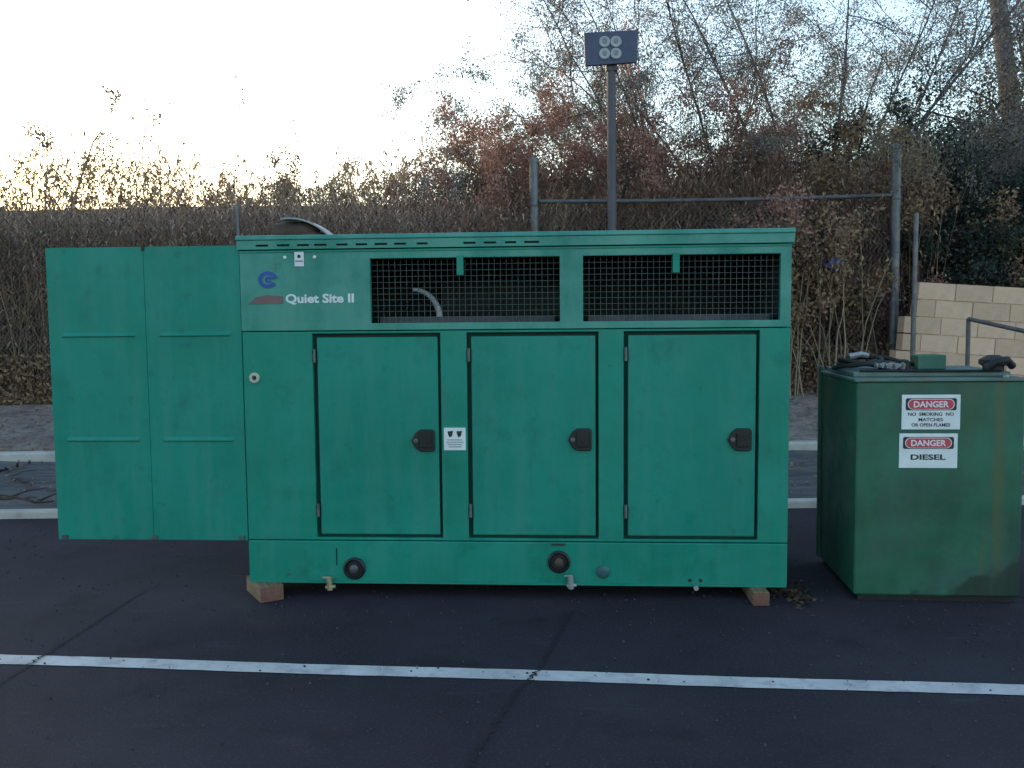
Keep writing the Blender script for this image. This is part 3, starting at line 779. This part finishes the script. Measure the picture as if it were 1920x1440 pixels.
fallen(-30, 890, 60, 912, 0.15, 0.014, 'short dark twig between the two kerbs at far left', 3)

# ================================================================ FENCE
FY = 10.3
fence = thing('chain_link_fence', 'tall galvanised chain link fence with steel posts behind the generator', 'fence', (0, FY, 0.7))
def fp(u_v, r_, name='fence_post', cap=True, z0=0.55, Y=FY):
    p = at(*u_v, Y)
    m = MB().tube([(p.x, Y-FY, z0-0.7), (p.x, Y-FY, p.z-0.7)], r_, 14)
    if cap: m.lathe([(r_*1.15, p.z-0.7), (r_*1.15, p.z-0.66), (r_*0.5, p.z-0.635)], (p.x, Y-FY, 0), 'z', 14)
    m.build(name, M['steel'], fence, smooth=True)
    return p
pL = fp((445, 392), 0.024)
pM = fp((1001, 305), 0.052)
pR = fp((1681, 280), 0.056)
fp((-110, 392), 0.024)
RZ = at(1300, 371, FY).z
xl_, xe = -12.0, pR.x
def rail(x0, x1, z0, z1, r_=0.021):
    n = 12
    MB().tube([(x0+(x1-x0)*i/n, -0.02, z0+(z1-z0)*i/n-0.7-0.018*math.sin(math.pi*i/n)) for i in range(n+1)], r_, 10).build('top_rail', M['steel_dull'], fence, smooth=True)
rail(pM.x+0.05, pR.x-0.05, at(1020, 378, FY).z, at(1655, 367, FY).z, 0.025)
def linkmesh(x0, x1, z0, z1, seed):
    p = 0.056; nseg = int((z1-z0)/(p))
    n = int((x1-x0)/p)
    zz = z0+np.arange(nseg+1)*p-0.7
    V, F = [], []; cnt = 0
    r_ = 0.0028
    offs = np.array([[-r_, 0, 0], [0, -r_*1.4, r_], [r_, 0, 0], ])
    for i in range(n):
        x = x0+i*p+((np.arange(nseg+1) % 2)*p)+0.001
        y = 0.03+((np.arange(nseg+1) % 2)*0.004)+0.006*np.sin(x*3+seed)
        P = np.stack([x, y, zz], 1)
        R_ = (P[:, None]+offs[None]).reshape(-1, 3)
        V.append(R_)
        a_ = np.arange(nseg)[:, None]*3; k_ = np.arange(3)[None]; k2 = (k_+1) % 3
        F.append((cnt+np.stack([a_+k_, a_+k2, a_+3+k2, a_+3+k_], -1)).reshape(-1, 4))
        cnt += (nseg+1)*3
    np_obj('wire_mesh', np.concatenate(V), np.concatenate(F), M['wire'], fence, 'stuff')
M['wire'] = mat('weathered_wire', (0.16, 0.16, 0.17), (0.27, 0.27, 0.28), scale=3, rough=0.6, metal=0.3)
linkmesh(-9.5, pL.x, 0.75, RZ-0.02, 0.3)
linkmesh(pL.x, pM.x, 0.75, RZ-0.04, 1.3)
linkmesh(pM.x+0.05, pR.x-0.05, 0.75, RZ-0.03, 2.3)

for p_, zz_ in ((pM, (1.1, 1.7, 2.3, 2.88)), (pR, (1.1, 1.7, 2.3, 2.90))):
    rr0 = 0.052 if p_ is pM else 0.056
    for z_ in zz_:
        MB().lathe([(rr0+0.005, -0.012), (rr0+0.005, 0.012)], (p_.x, 0, z_-0.7), 'z', 14).build('tension_band', M['steel_dull'], fence, smooth=True)
# thin pale post beside the block wall
tp = at(1716, 400, 9.5)
po = MB().tube([(0, 0, 0), (0.012, 0, tp.z-0.5)], 0.026, 12)
po = po.build('post', M['steel'], None, smooth=True); po.location = (tp.x, 9.5, 0.5)
meta(po, 'slim pale steel post standing at the left end of the tan block wall', 'post')

# blue thing caught in the brush
bb = MB(); rr_ = random.Random(4)
b0 = at(1566, 497, 10.15)
for i in range(7):
    for j in range(10):
        th, ph = math.pi*(i+0.5)/7, 2*math.pi*j/10
        q = 0.075*(1+0.3*rr_.uniform(-1, 1))
        bb.v.append((q*1.5*math.sin(th)*math.cos(ph), q*math.sin(th)*math.sin(ph), q*0.9*math.cos(th)))
for i in range(6):
    for j in range(10):
        j2 = (j+1) % 10; bb.f.append((i*10+j, (i+1)*10+j, (i+1)*10+j2, i*10+j2))
bo = bb.build('plastic_bag', M['bluebag']); bo.location = b0
meta(bo, 'crumpled blue plastic bag caught in the fence brush right of the generator', 'bag')

# ================================================================ SIGN POST
sp_ = at(1146, 120, 9.9)
sg = thing('sign_post', 'dark steel post holding a slate blue panel with four pale discs', 'sign', (sp_.x, 9.9, 0.55))
zt = sp_.z-0.55
MB().tube([(0, 0, 0), (0, 0, zt-1.1), (0.0, 0, zt+0.02)], 0.050, 16).build('pole', M['pole'], sg, smooth=True)
q0, q1 = at(1095, 90, 9.82), at(1194, 90, 9.82)
qt, qb = at(1144, 58, 9.82), at(1144, 122, 9.82)
x0, x1 = q0.x-sp_.x, q1.x-sp_.x
z0, z1 = qb.z-0.55, qt.z-0.55
pn = MB().prism([(x0+0.01, z0-0.01), (x1, z0+0.02), (x1+0.01, z1+0.005), (x0, z1-0.02)], -0.10, -0.055).build('sign_panel', M['sign_blue'], sg, bevel=0.006)
cxp, czp = (x0+x1)/2-0.005, (z0+z1)/2-0.005
rdx = 0.060
for sx in (-1, 1):
    for sz in (-1, 1):
        rg_ = MB().lathe([(rdx, 0.0), (rdx, 0.012), (rdx*0.85, 0.018), (rdx*0.45, 0.012), (rdx*0.40, 0.004)], (cxp+sx*rdx*1.02, -0.1005, czp+sz*rdx*1.05), 'y', 20)
        rg_.build('disc', M['disc'], pn, smooth=True)
        MB().lathe([(rdx*0.28, 0.0), (rdx*0.28, 0.008)], (cxp+sx*rdx*1.02, -0.105, czp+sz*rdx*1.05), 'y', 12).build('disc_centre', M['ink_grey'], pn)
MB().box(-0.06, 0.06, -0.056, 0.055, z0-0.05, z0+0.06).build('mount_bracket', M['pole'], sg, bevel=0.005)

n_ = M['tan'].node_tree; b_ = [x for x in n_.nodes if x.type == 'BSDF_PRINCIPLED'][0]
src_ = b_.inputs['Base Color'].links[0].from_socket
oi_ = n_.nodes.new('ShaderNodeObjectInfo'); mr_ = n_.nodes.new('ShaderNodeMapRange'); mr_.inputs[3].default_value = 0.84; mr_.inputs[4].default_value = 1.06
n_.links.new(oi_.outputs['Random'], mr_.inputs[0])
hs_ = n_.nodes.new('ShaderNodeHueSaturation'); n_.links.new(mr_.outputs[0], hs_.inputs['Value']); n_.links.new(src_, hs_.inputs['Color'])
n_.links.new(hs_.outputs[0], b_.inputs['Base Color'])
# ================================================================ BLOCK WALL (courses follow a ramp)
wa = at(1728, 527, 9.7)
wl = thing('block_wall', 'tan concrete block wall behind the green tank', 'wall', (wa.x, 9.7, wa.z), 0)
wl.rotation_euler = (0, math.radians(4.3), math.radians(-4))
BW, BH = 0.395, 0.190
bm_ = {}
for lenb in (BW, BW/2):
    mb = MB().box(0, lenb-0.012, 0, 0.19, 0, BH-0.012)
    bm_[lenb] = mb.mesh('block', M['tan'])
nrow = 10
for r_ in range(nrow):
    z = -(r_+1)*BH
    xs0 = -0.02 if r_ < 2 else (-0.14 if r_ < 4 else -0.2)
    x = xs0; first = True
    while x < 4.2:
        ln = BW/2 if (first and r_ % 2) else BW
        o = bpy.data.objects.new('block', bm_[ln]); COL.objects.link(o); o.parent = wl
        o.location = (x+rnd.uniform(-.002, .002), rnd.uniform(-.004, .004), z+rnd.uniform(-.0015, .0015))
        x += ln; first = False
MB().box(0.01, 4.1, 0.010, 0.18, -nrow*BH, -0.02).build('mortar', M['mortar'], wl)
MB().box(-0.19, 0.009, 0.012, 0.18, -nrow*BH, -4*BH-0.02).build('mortar', M['mortar'], wl)

# handrail in front of the wall
hr = thing('handrail', 'grey steel pipe handrail in front of the tan block wall', 'handrail', (0, 0, 0))
h0 = at(1816, 598, 8.9); h1 = at(1925, 622, 8.2); h2 = at(1980, 634, 7.9)
base0 = Vector((h0.x, h0.y, 0.3))
MB().tube([base0, h0], 0.021, 10).build('handrail_post', M['steel_dull'], hr, smooth=True)
MB().tube([h0, h1, h2], 0.021, 10).build('top_bar', M['steel_dull'], hr, smooth=True)
MB().tube([Vector((h2.x, h2.y, 0.2)), h2], 0.021, 10).build('handrail_post', M['steel_dull'], hr, smooth=True)

# ================================================================ VEGETATION
def U(g, a_, b_): return g.uniform(a_, b_)
def cane_stand(name, label, x0, x1, y0, y1, zb, ztop, n, seed, mc, ml, nleaf=9, rad=0.007, lean=0.25, lsize=0.10, cat='reeds', parent=None):
    """ztop: function(x)->top height (mean)"""
    g = np.random.default_rng(seed); t = NT(); LC = []; LD = []
    for i in range(n):
        x = g.uniform(x0, x1); y = g.uniform(y0, y1); top = ztop(x)*(1+0.0)+g.normal(0, 0.16)
        zz0 = zb(y) if callable(zb) else zb
        h = max(0.4, top-zz0); ln = g.normal(0, lean, 2)
        k_ = np.linspace(0, 1, 6)[:, None]
        P = np.array([[x, y, zz0]])+k_*np.array([[0, 0, h]])+(k_**2)*np.array([[ln[0], ln[1]*0.5, 0]])*h*0.4+np.cumsum(g.normal(0, 0.012, (6, 3)), 0)
        t.add(P, rad*g.uniform(0.7, 1.4), rad*0.3)
        m_ = g.integers(nleaf//2, nleaf+1)
        s = g.uniform(0.1, 1, m_)**0.8
        idx = s*5; i0 = np.minimum(idx.astype(int), 4); fr = (idx-i0)[:, None]
        LC.append(P[i0]*(1-fr)+P[i0+1]*fr)
    LC = np.concatenate(LC); nL = len(LC)
    # strap leaves: three point ribbon leaving and drooping
    a_ = g.uniform(0, 2*np.pi, nL); L_ = lsize*g.uniform(0.5, 1.6, nL)
    dx = np.stack([np.cos(a_), np.sin(a_), np.zeros(nL)], 1)
    sd_ = np.stack([-np.sin(a_), np.cos(a_), np.zeros(nL)], 1)*(0.010*g.uniform(0.6, 1.5, nL))[:, None]
    up_ = g.uniform(0.0, 1.1, nL)[:, None]
    zv = np.array([[0, 0, 1.]])
    A = LC; B = LC+dx*L_[:, None]*0.55+zv*L_[:, None]*0.6*up_; Cc = LC+dx*L_[:, None]*1.1+zv*(L_[:, None]*(0.5*up_-0.5))
    V = np.stack([A-sd_*0.5, A+sd_*0.5, B+sd_, B-sd_, Cc+sd_*0.2, Cc-sd_*0.2], 1).reshape(-1, 3)
    q = np.arange(nL)[:, None]*6
    F = np.concatenate([q+np.array([[0, 1, 2, 3]]), q+np.array([[3, 2, 4, 5]])], 0)
    if parent is None:
        root = thing(name, label, cat, ((x0+x1)/2, (y0+y1)/2, 0))
        root.location = (0, 0, 0)
    t.build('stems', mc, root, 'stuff')
    np_obj('leaves', V, F, ml, root, 'stuff')
    return root

def joined_stuff(root):
    # turn a root with stuff parts into a plain mass
    root['kind'] = 'stuff'
    return root
zbank = lambda y: 0.33+min(max(y-8.86, 0), 1.6)*0.27+max(y-10.46, 0)*0.12
def zt_from(pxs, Y):
    us = [p[0] for p in pxs]; 
    X_ = [at(u, v, Y).x for u, v in pxs]; Z_ = [at(u, v, Y).z for u, v in pxs]
    return lambda x: float(np.interp(x, X_, Z_))
# dense dry stems standing behind the fence, top at rail height
joined_stuff(cane_stand('dry_reeds', 'dense wall of dry grey brown reeds filling the fence left of the generator', -8.2, 0.6, 10.45, 11.9, zbank, zt_from([(-200, 408), (0, 398), (120, 412), (260, 400), (420, 412), (560, 395), (800, 400), (1050, 390)], 11.2), 4600, 21, M['mauve_twig'], M['mauve_twig'], nleaf=12, lsize=0.085, rad=0.006, lean=0.45))
joined_stuff(cane_stand('dry_brush', 'tangled leaning brown brush woven through the reeds behind the fence', -8.2, 1.0, 10.38, 11.0, zbank, zt_from([(-200, 430), (60, 400), (160, 450), (330, 405), (430, 450), (600, 410), (760, 440), (1050, 400)], 10.8), 1500, 25, M['leaf_brown'], M['leaf_tan'], nleaf=12, lsize=0.07, rad=0.0055, lean=1.5, cat='brush'))
# taller pale canes whose tops show against the sky
joined_stuff(cane_stand('dry_reeds', 'tall straw coloured canes rising against the bright sky at left', -8.2, -2.0, 11.8, 13.4, 0.9, zt_from([(-200, 290), (0, 300), (100, 300), (250, 290), (330, 300), (420, 345), (450, 350), (500, 345), (600, 360)], 12.6), 760, 22, M['cane'], M['cane_leaf'], nleaf=30, lsize=0.11, rad=0.007, lean=0.4))
joined_stuff(cane_stand('dry_reeds', 'low orange brown reeds above the generator roof', -2.2, 1.6, 12.0, 13.6, 0.9, zt_from([(500, 370), (620, 345), (700, 325), (900, 315), (1100, 330)], 12.8), 520, 23, M['cane'], M['cane_leaf'], nleaf=26, lsize=0.13, rad=0.007, lean=0.25))
joined_stuff(cane_stand('dry_reeds', 'russet dry stems behind the fence rail right of centre', 0.4, 5.0, 10.5, 12.4, zbank, zt_from([(1000, 400), (1300, 350), (1700, 330)], 11.4), 1900, 24, M['leaf_red'], M['leaf_brown'], nleaf=14, lsize=0.12))

def shrub(name, label, cat, base, R_, H, n_stem, seed, mb, ml, leaf=0.03, nleaf=40, arch=0.6, twigs=5, spread=1.0, rad=0.02, ratio=0.5, dirs=None, group=None, lenf=1.0, gravity=0.5, leafscatter=0.05, twig_len=0.5, sub=2):
    """multi stemmed shrub: arching limbs, twigs, leaf quads along twigs. base at local origin"""
    g = np.random.default_rng(seed); t = NT(); LC = []
    for i in range(n_stem):
        if dirs is not None:
            a_, el, Lh = dirs[i % len(dirs)]; a_ += g.normal(0, 0.12); el += g.normal(0, 0.06); Lh *= g.uniform(0.8, 1.1)
        else:
            a_ = g.uniform(0, 2*np.pi); el = g.uniform(0.55, 1.5); Lh = H*g.uniform(0.65, 1.15)*lenf
        d_ = np.array([np.cos(a_)*np.cos(el)*spread, np.sin(a_)*np.cos(el)*spread, np.sin(el)]); d_ /= np.linalg.norm(d_)
        b_ = np.array([g.normal(0, R_*0.25), g.normal(0, R_*0.15), 0])
        P = [b_]; dd = d_.copy(); n = 12; st = Lh/n
        for k_ in range(n):
            dd = dd+g.normal(0, 0.07, 3); dd[2] -= arch*gravity/n*(k_/n)*3; dd /= np.linalg.norm(dd); P.append(P[-1]+dd*st)
        P = np.array(P); t.add(P, rad*g.uniform(0.7, 1.2), rad*0.2, 5)
        def side(P, L0, depth):
            for q in range(twigs if depth == 0 else max(2, twigs//2)):
                s = g.uniform(0.2, 1.0); ii = min(int(s*(len(P)-1)), len(P)-2)
                base_ = P[ii]+(P[ii+1]-P[ii])*g.uniform(0, 1); dr_ = P[ii+1]-P[ii]; dr_ /= np.linalg.norm(dr_)
                dv = dr_+g.normal(0, 0.65, 3); dv /= np.linalg.norm(dv)
                L1 = L0*g.uniform(0.5, 1.2); T_ = [base_]; m_ = 6
                for k_ in range(m_):
                    dv = dv+g.normal(0, 0.12, 3); dv[2] -= arch*0.10; dv /= np.linalg.norm(dv); T_.append(T_[-1]+dv*L1/m_)
                T_ = np.array(T_)
                t.add(T_, rad*(0.30 if depth == 0 else 0.16), rad*0.08)
                s_ = g.uniform(0.1, 1.0, nleaf)*m_; j0 = np.minimum(s_.astype(int), m_-1); fr = (s_-j0)[:, None]
                LC.append(T_[j0]*(1-fr)+T_[j0+1]*fr+g.normal(0, leafscatter, (nleaf, 3)))
                if depth+1 < sub: side(T_, L1*0.55, depth+1)
        side(P, twig_len*H*0.5, 0)
    root = thing(name, label, cat, base, 0, group)
    t.build('branches', mb, root, 'stuff')
    LC = np.concatenate(LC)
    V, F = leafcloud(LC, leaf, ratio=ratio, seed=seed+1, droop=(0, 0, -0.3*arch))
    np_obj('foliage', V, F, ml, root, 'stuff')
    return root
def bs(u, v, Y, z=None):
    p = at(u, v, Y); return (p.x, Y, z if z is not None else p.z)
# grey mound shrubs above the roofline at left
shrub('grey_shrub', 'rounded grey mauve shrub showing above the left end of the generator roof', 'shrub', bs(545, 400, 13.6, 2.4), 1.2, 1.55, 26, 31, M['mauve_twig'], M['leaf_grey'] if 'leaf_grey' in M else M.setdefault('leaf_grey', mat('grey_mauve_leaf', (0.10, 0.085, 0.085), (0.22, 0.19, 0.19), island=True, rough=0.8, trans=0.25)), leaf=0.022, nleaf=22, arch=0.4, twigs=6, group=None)
shrub('grey_shrub', 'low grey shrub mound behind the generator roof left of the first thick fence post', 'shrub', bs(720, 400, 13.8, 2.2), 1.6, 1.5, 26, 32, M['mauve_twig'], M['leaf_grey'], leaf=0.022, nleaf=22, arch=0.4, twigs=6)
# russet thicket in the middle
big = [(980, 460, 12.2, 3.0, 41), (1110, 460, 12.6, 3.5, 42), (1250, 460, 12.4, 3.7, 43), (1390, 460, 12.8, 3.1, 44)]
txt = ['russet bramble bush behind the first thick fence post', 'tall russet bush directly behind the sign post',
       'tall dense russet bush right of the sign post', 'russet bush at the foot of the fan shaped tree']
for (u, v, Y, H, sd_), lab in zip(big, txt):
    shrub('russet_bush', lab, 'bush', bs(u, v, Y, 0.9), 1.0, H, 24, sd_, M['bark'], M['leaf_red'], leaf=0.020, nleaf=95, arch=1.15, twigs=9, rad=0.016, spread=0.8, group='russet bushes behind the fence', leafscatter=0.06)
for (u_, Y_, H_, sd_, lab_) in ((1130, 13.2, 4.3, 45, 'olive tan drooping bush arching over the russet bushes left of the sign post'), (1000, 13.0, 3.5, 48, 'olive tan drooping bush at the left flank of the russet bushes'), (1330, 13.4, 4.5, 47, 'olive tan drooping bush arching over the russet bushes right of the sign post')):
    shrub('drooping_bush', lab_, 'bush', bs(u_, 460, Y_, 0.9), 1.2, H_, 20, sd_, M['bark'], M['leaf_tan'], leaf=0.019, nleaf=60, arch=1.5, twigs=10, rad=0.020, spread=0.9, leafscatter=0.05, ratio=0.35)
# long arching fronds reaching left above the thicket
shrub('arching_shrub', 'thin bluish arching branches reaching left beside the slate blue sign', 'shrub', bs(1150, 300, 13.6, 1.8), 0.6, 4.2, 14, 46, M['bark_grey'], M['leaf_blue'], leaf=0.020, nleaf=60, arch=1.3, twigs=8, rad=0.012,
      dirs=[(math.pi*0.98, 1.10, 4.6), (math.pi*1.02, 0.95, 4.2), (math.pi*0.9, 1.25, 4.8), (math.pi*1.05, 0.8, 3.4), (0.4, 1.35, 4.4)], leafscatter=0.05, twig_len=0.45)
# fan shaped feathery tree
def fan_tree():
    base = bs(1510, 400, 13.0, 1.0)
    dirs = [(0.15, 1.00, 6.4), (0.1, 1.22, 6.8), (math.pi, 1.28, 6.6), (math.pi, 1.02, 6.0), (0.05, 0.75, 5.6), (math.pi*0.97, 0.85, 5.2), (0.3, 1.42, 6.6), (-0.2, 1.1, 6.6)]
    t = shrub('feathery_tree', 'fan shaped feathery grey green tree spreading above the fence', 'tree', base, 0.3, 6.0, 17, 51, M['bark_grey'], M['leaf_fan'], leaf=0.020, nleaf=90, arch=0.3, twigs=15, rad=0.036, dirs=dirs, leafscatter=0.09, twig_len=0.55, sub=2, ratio=0.35)
    MB().tube([(0, 0, -0.1), (0.02, 0, 0.5), (-0.02, 0, 1.2)], [0.16, 0.13, 0.09], 10).build('trunk', M['bark'], t, smooth=True)
fan_tree()
shrub('feathery_tree', 'tall thin feathery tree rising above the slate blue sign', 'tree', bs(1290, 400, 14.2, 1.6), 0.4, 5.4, 9, 52, M['bark_grey'], M['leaf_fan'], leaf=0.021, nleaf=55, arch=0.5, twigs=13, rad=0.028, dirs=[(math.pi, 1.25, 5.6), (0.2, 1.35, 5.6), (math.pi*0.9, 1.05, 5.0), (0.1, 1.1, 5.0)], leafscatter=0.09, twig_len=0.55, ratio=0.35)
# leaning trunk tree at the right edge
def pine():
    Y = 14.5
    p0, p1, p2 = at(1915, 420, Y), at(1897, 220, Y), at(1862, -80, Y)
    t = thing('dark_tree', 'dark evergreen tree with leaning trunk at the right edge', 'tree', (p0.x, Y, 1.5))
    P = [(0.03, 0, -1.0), (0, 0, p0.z-1.5), (p1.x-p0.x, 0, p1.z-1.5), (p2.x-p0.x, 0, p2.z-1.5), (p2.x-p0.x-0.3, 0.1, p2.z+1.0)]
    MB().tube(P, [0.19, 0.17, 0.15, 0.12, 0.06], 12).build('trunk', M['bark_grey'], t, smooth=True)
    g = np.random.default_rng(61); tt = NT(); LC = []
    def clump(u, v, ru, rv, n, depth=1.2):
        c = at(u, v, Y); k_ = Y/FPX
        q = g.normal(size=(n, 3)); q /= np.linalg.norm(q, axis=1)[:, None]; q *= (g.uniform(0, 1, n)**0.45)[:, None]
        LC.append(np.array([c.x-p0.x, 0, c.z-1.5])+q*np.array([ru*k_, depth, rv*k_]))
        zz = (p0.z-1.5)+0.5
        tt.add([(0, 0, max(0.3, c.z-1.5-0.6)), ((c.x-p0.x)*0.5, 0.1, c.z-1.5-0.2), (c.x-p0.x, 0, c.z-1.5)], 0.035, 0.008, 5)
    for a_ in [(1885, 300, 90, 70, 7000), (1800, 330, 70, 60, 3500), (1900, 180, 60, 60, 1500), (1770, 260, 60, 60, 900), (1745, 320, 60, 35, 1500),
               (1860, 400, 110, 55, 6500), (1760, 400, 60, 60, 3500), (1915, 60, 45, 50, 700), (1800, 160, 50, 50, 420), (1980, 250, 90, 120, 5000),
               (1700, 200, 60, 50, 350), (1835, 240, 45, 50, 900), (1990, 80, 80, 80, 2200)]:
        clump(*a_)
    tt.build('branches', M['bark'], t, 'stuff')
    V, F = leafcloud(np.concatenate(LC), 0.035, seed=62, ratio=0.45)
    np_obj('foliage', V, F, M['leaf_dark'], t, 'stuff')
pine()
# ivy and dark brush at right, behind post and wall
for (u, Y, H, sd_, mb, ml, lab, nm) in [
        (1590, 11.6, 2.9, 71, M['bark'], M['leaf_brown'], 'brown vine covered bush between the feathery tree and the tall fence post', 'brown_bush'),
        (1700, 12.2, 2.9, 72, M['bark'], M['leaf_dark'], 'dark bush just right of the tall fence post', 'dark_bush'),
        (1800, 12.0, 2.7, 73, M['bark'], M['leaf_dark'], 'dark bush growing over the middle of the tan wall', 'dark_bush'),
        (1910, 12.2, 2.9, 74, M['bark'], M['leaf_dark'], 'dark bush growing over the right end of the tan wall', 'dark_bush'),
        (1500, 11.3, 2.2, 75, M['bark'], M['leaf_brown'], 'brown bush showing just right of the generator', 'brown_bush')]:
    shrub(nm, lab, 'bush', bs(u, 460, Y, 0.9), 1.2, H, 26, sd_, mb, ml, leaf=0.028, nleaf=50, arch=0.9, twigs=8, rad=0.014, spread=0.55, leafscatter=0.07)
# pale dead stems leaning in the gap between generator and tank
ds = thing('dead_stems', 'pale dead stems leaning in the brush between generator and tank', 'plant', (at(1560, 600, 10.0).x, 10.0, 0.62))
g = np.random.default_rng(81); t = NT()
for i in range(26):
    x = g.uniform(-0.55, 0.6); h = g.uniform(0.8, 2.3); l_ = g.normal(0, 0.35)
    k_ = np.linspace(0, 1, 7)[:, None]
    P = np.array([[x, g.uniform(0, 0.22), 0]])+k_*np.array([[0, 0, h]])+(k_**2)*np.array([[l_, 0, -0.15*h]])+np.cumsum(g.normal(0, 0.012, (7, 3))*np.array([1, 0.2, 1]), 0)
    t.add(P, 0.010, 0.004, 4)
t.build('stems', M['cane'], ds, 'stuff')
# saplings against the sky at left
def sapling(label, pxs, Y, r_, ml, seed, nl=60, tw=6):
    P = [at(u, v, Y) for u, v in pxs]; b_ = P[0]
    s = thing('sapling', label, 'sapling', (b_.x, Y, 0.95))
    L_ = [np.array((0, 0, 0))]+[np.array((p.x-b_.x, 0.0, p.z-0.95)) for p in P]
    g = np.random.default_rng(seed); t = NT(); t.add(np.array(L_), r_, r_*0.25, 5)
    LC = []
    A = np.array(L_)
    for k_ in range(tw):
        f = g.uniform(1.2, len(A)-1.01); i0 = int(f); q = A[i0]+(A[i0+1]-A[i0])*(f-i0)
        e = q+np.array([g.normal(0, 0.25), g.normal(0, 0.1), g.uniform(0.1, 0.45)])
        t.add([q, (q+e)/2+g.normal(0, 0.02, 3), e], r_*0.4, r_*0.15)
        s_ = g.uniform(0, 1, nl)[:, None]; LC.append(q*(1-s_)+e*s_+g.normal(0, 0.05, (nl, 3)))
    t.build('stem', M['bark_grey'], s)
    V, F = leafcloud(np.concatenate(LC), 0.03, seed=seed)
    np_obj('foliage', V, F, ml, s, 'stuff')
sapling('slender leaning sapling with bluish leaves against the sky at far left', [(130, 400), (150, 340), (175, 265), (205, 225), (218, 180)], 13.5, 0.022, M['leaf_blue'], 91, 50, 9)
sapling('small bushy grey topped sapling at far left', [(85, 400), (88, 320), (90, 265), (88, 235)], 13.6, 0.015, M['leaf_blue'], 92, 60, 7)
sapling('bare upright stem rising from the reeds', [(300, 400), (302, 330), (296, 260), (288, 215)], 13.5, 0.014, M['leaf_grey'], 93, 16, 6)
sapling('very tall thin wispy stem against the white sky', [(440, 400), (440, 330), (448, 260), (458, 180), (455, 100)], 13.5, 0.006, M['leaf_grey'], 94, 5, 6)
# low weeds at the foot of the fence
g = np.random.default_rng(99); n = 30000
C = np.stack([g.uniform(-9, 6, n), 10.15+np.abs(g.normal(0, 0.16, n)), np.zeros(n)], 1)
C[:, 2] = 0.70+g.uniform(0, 1, n)**2*0.55
V, F = leafcloud(C, 0.026, seed=100)
meta(np_obj('weeds', V, F, M['leaf_brown']), 'brown weeds along the foot of the chain link fence', 'weeds', kind='stuff')
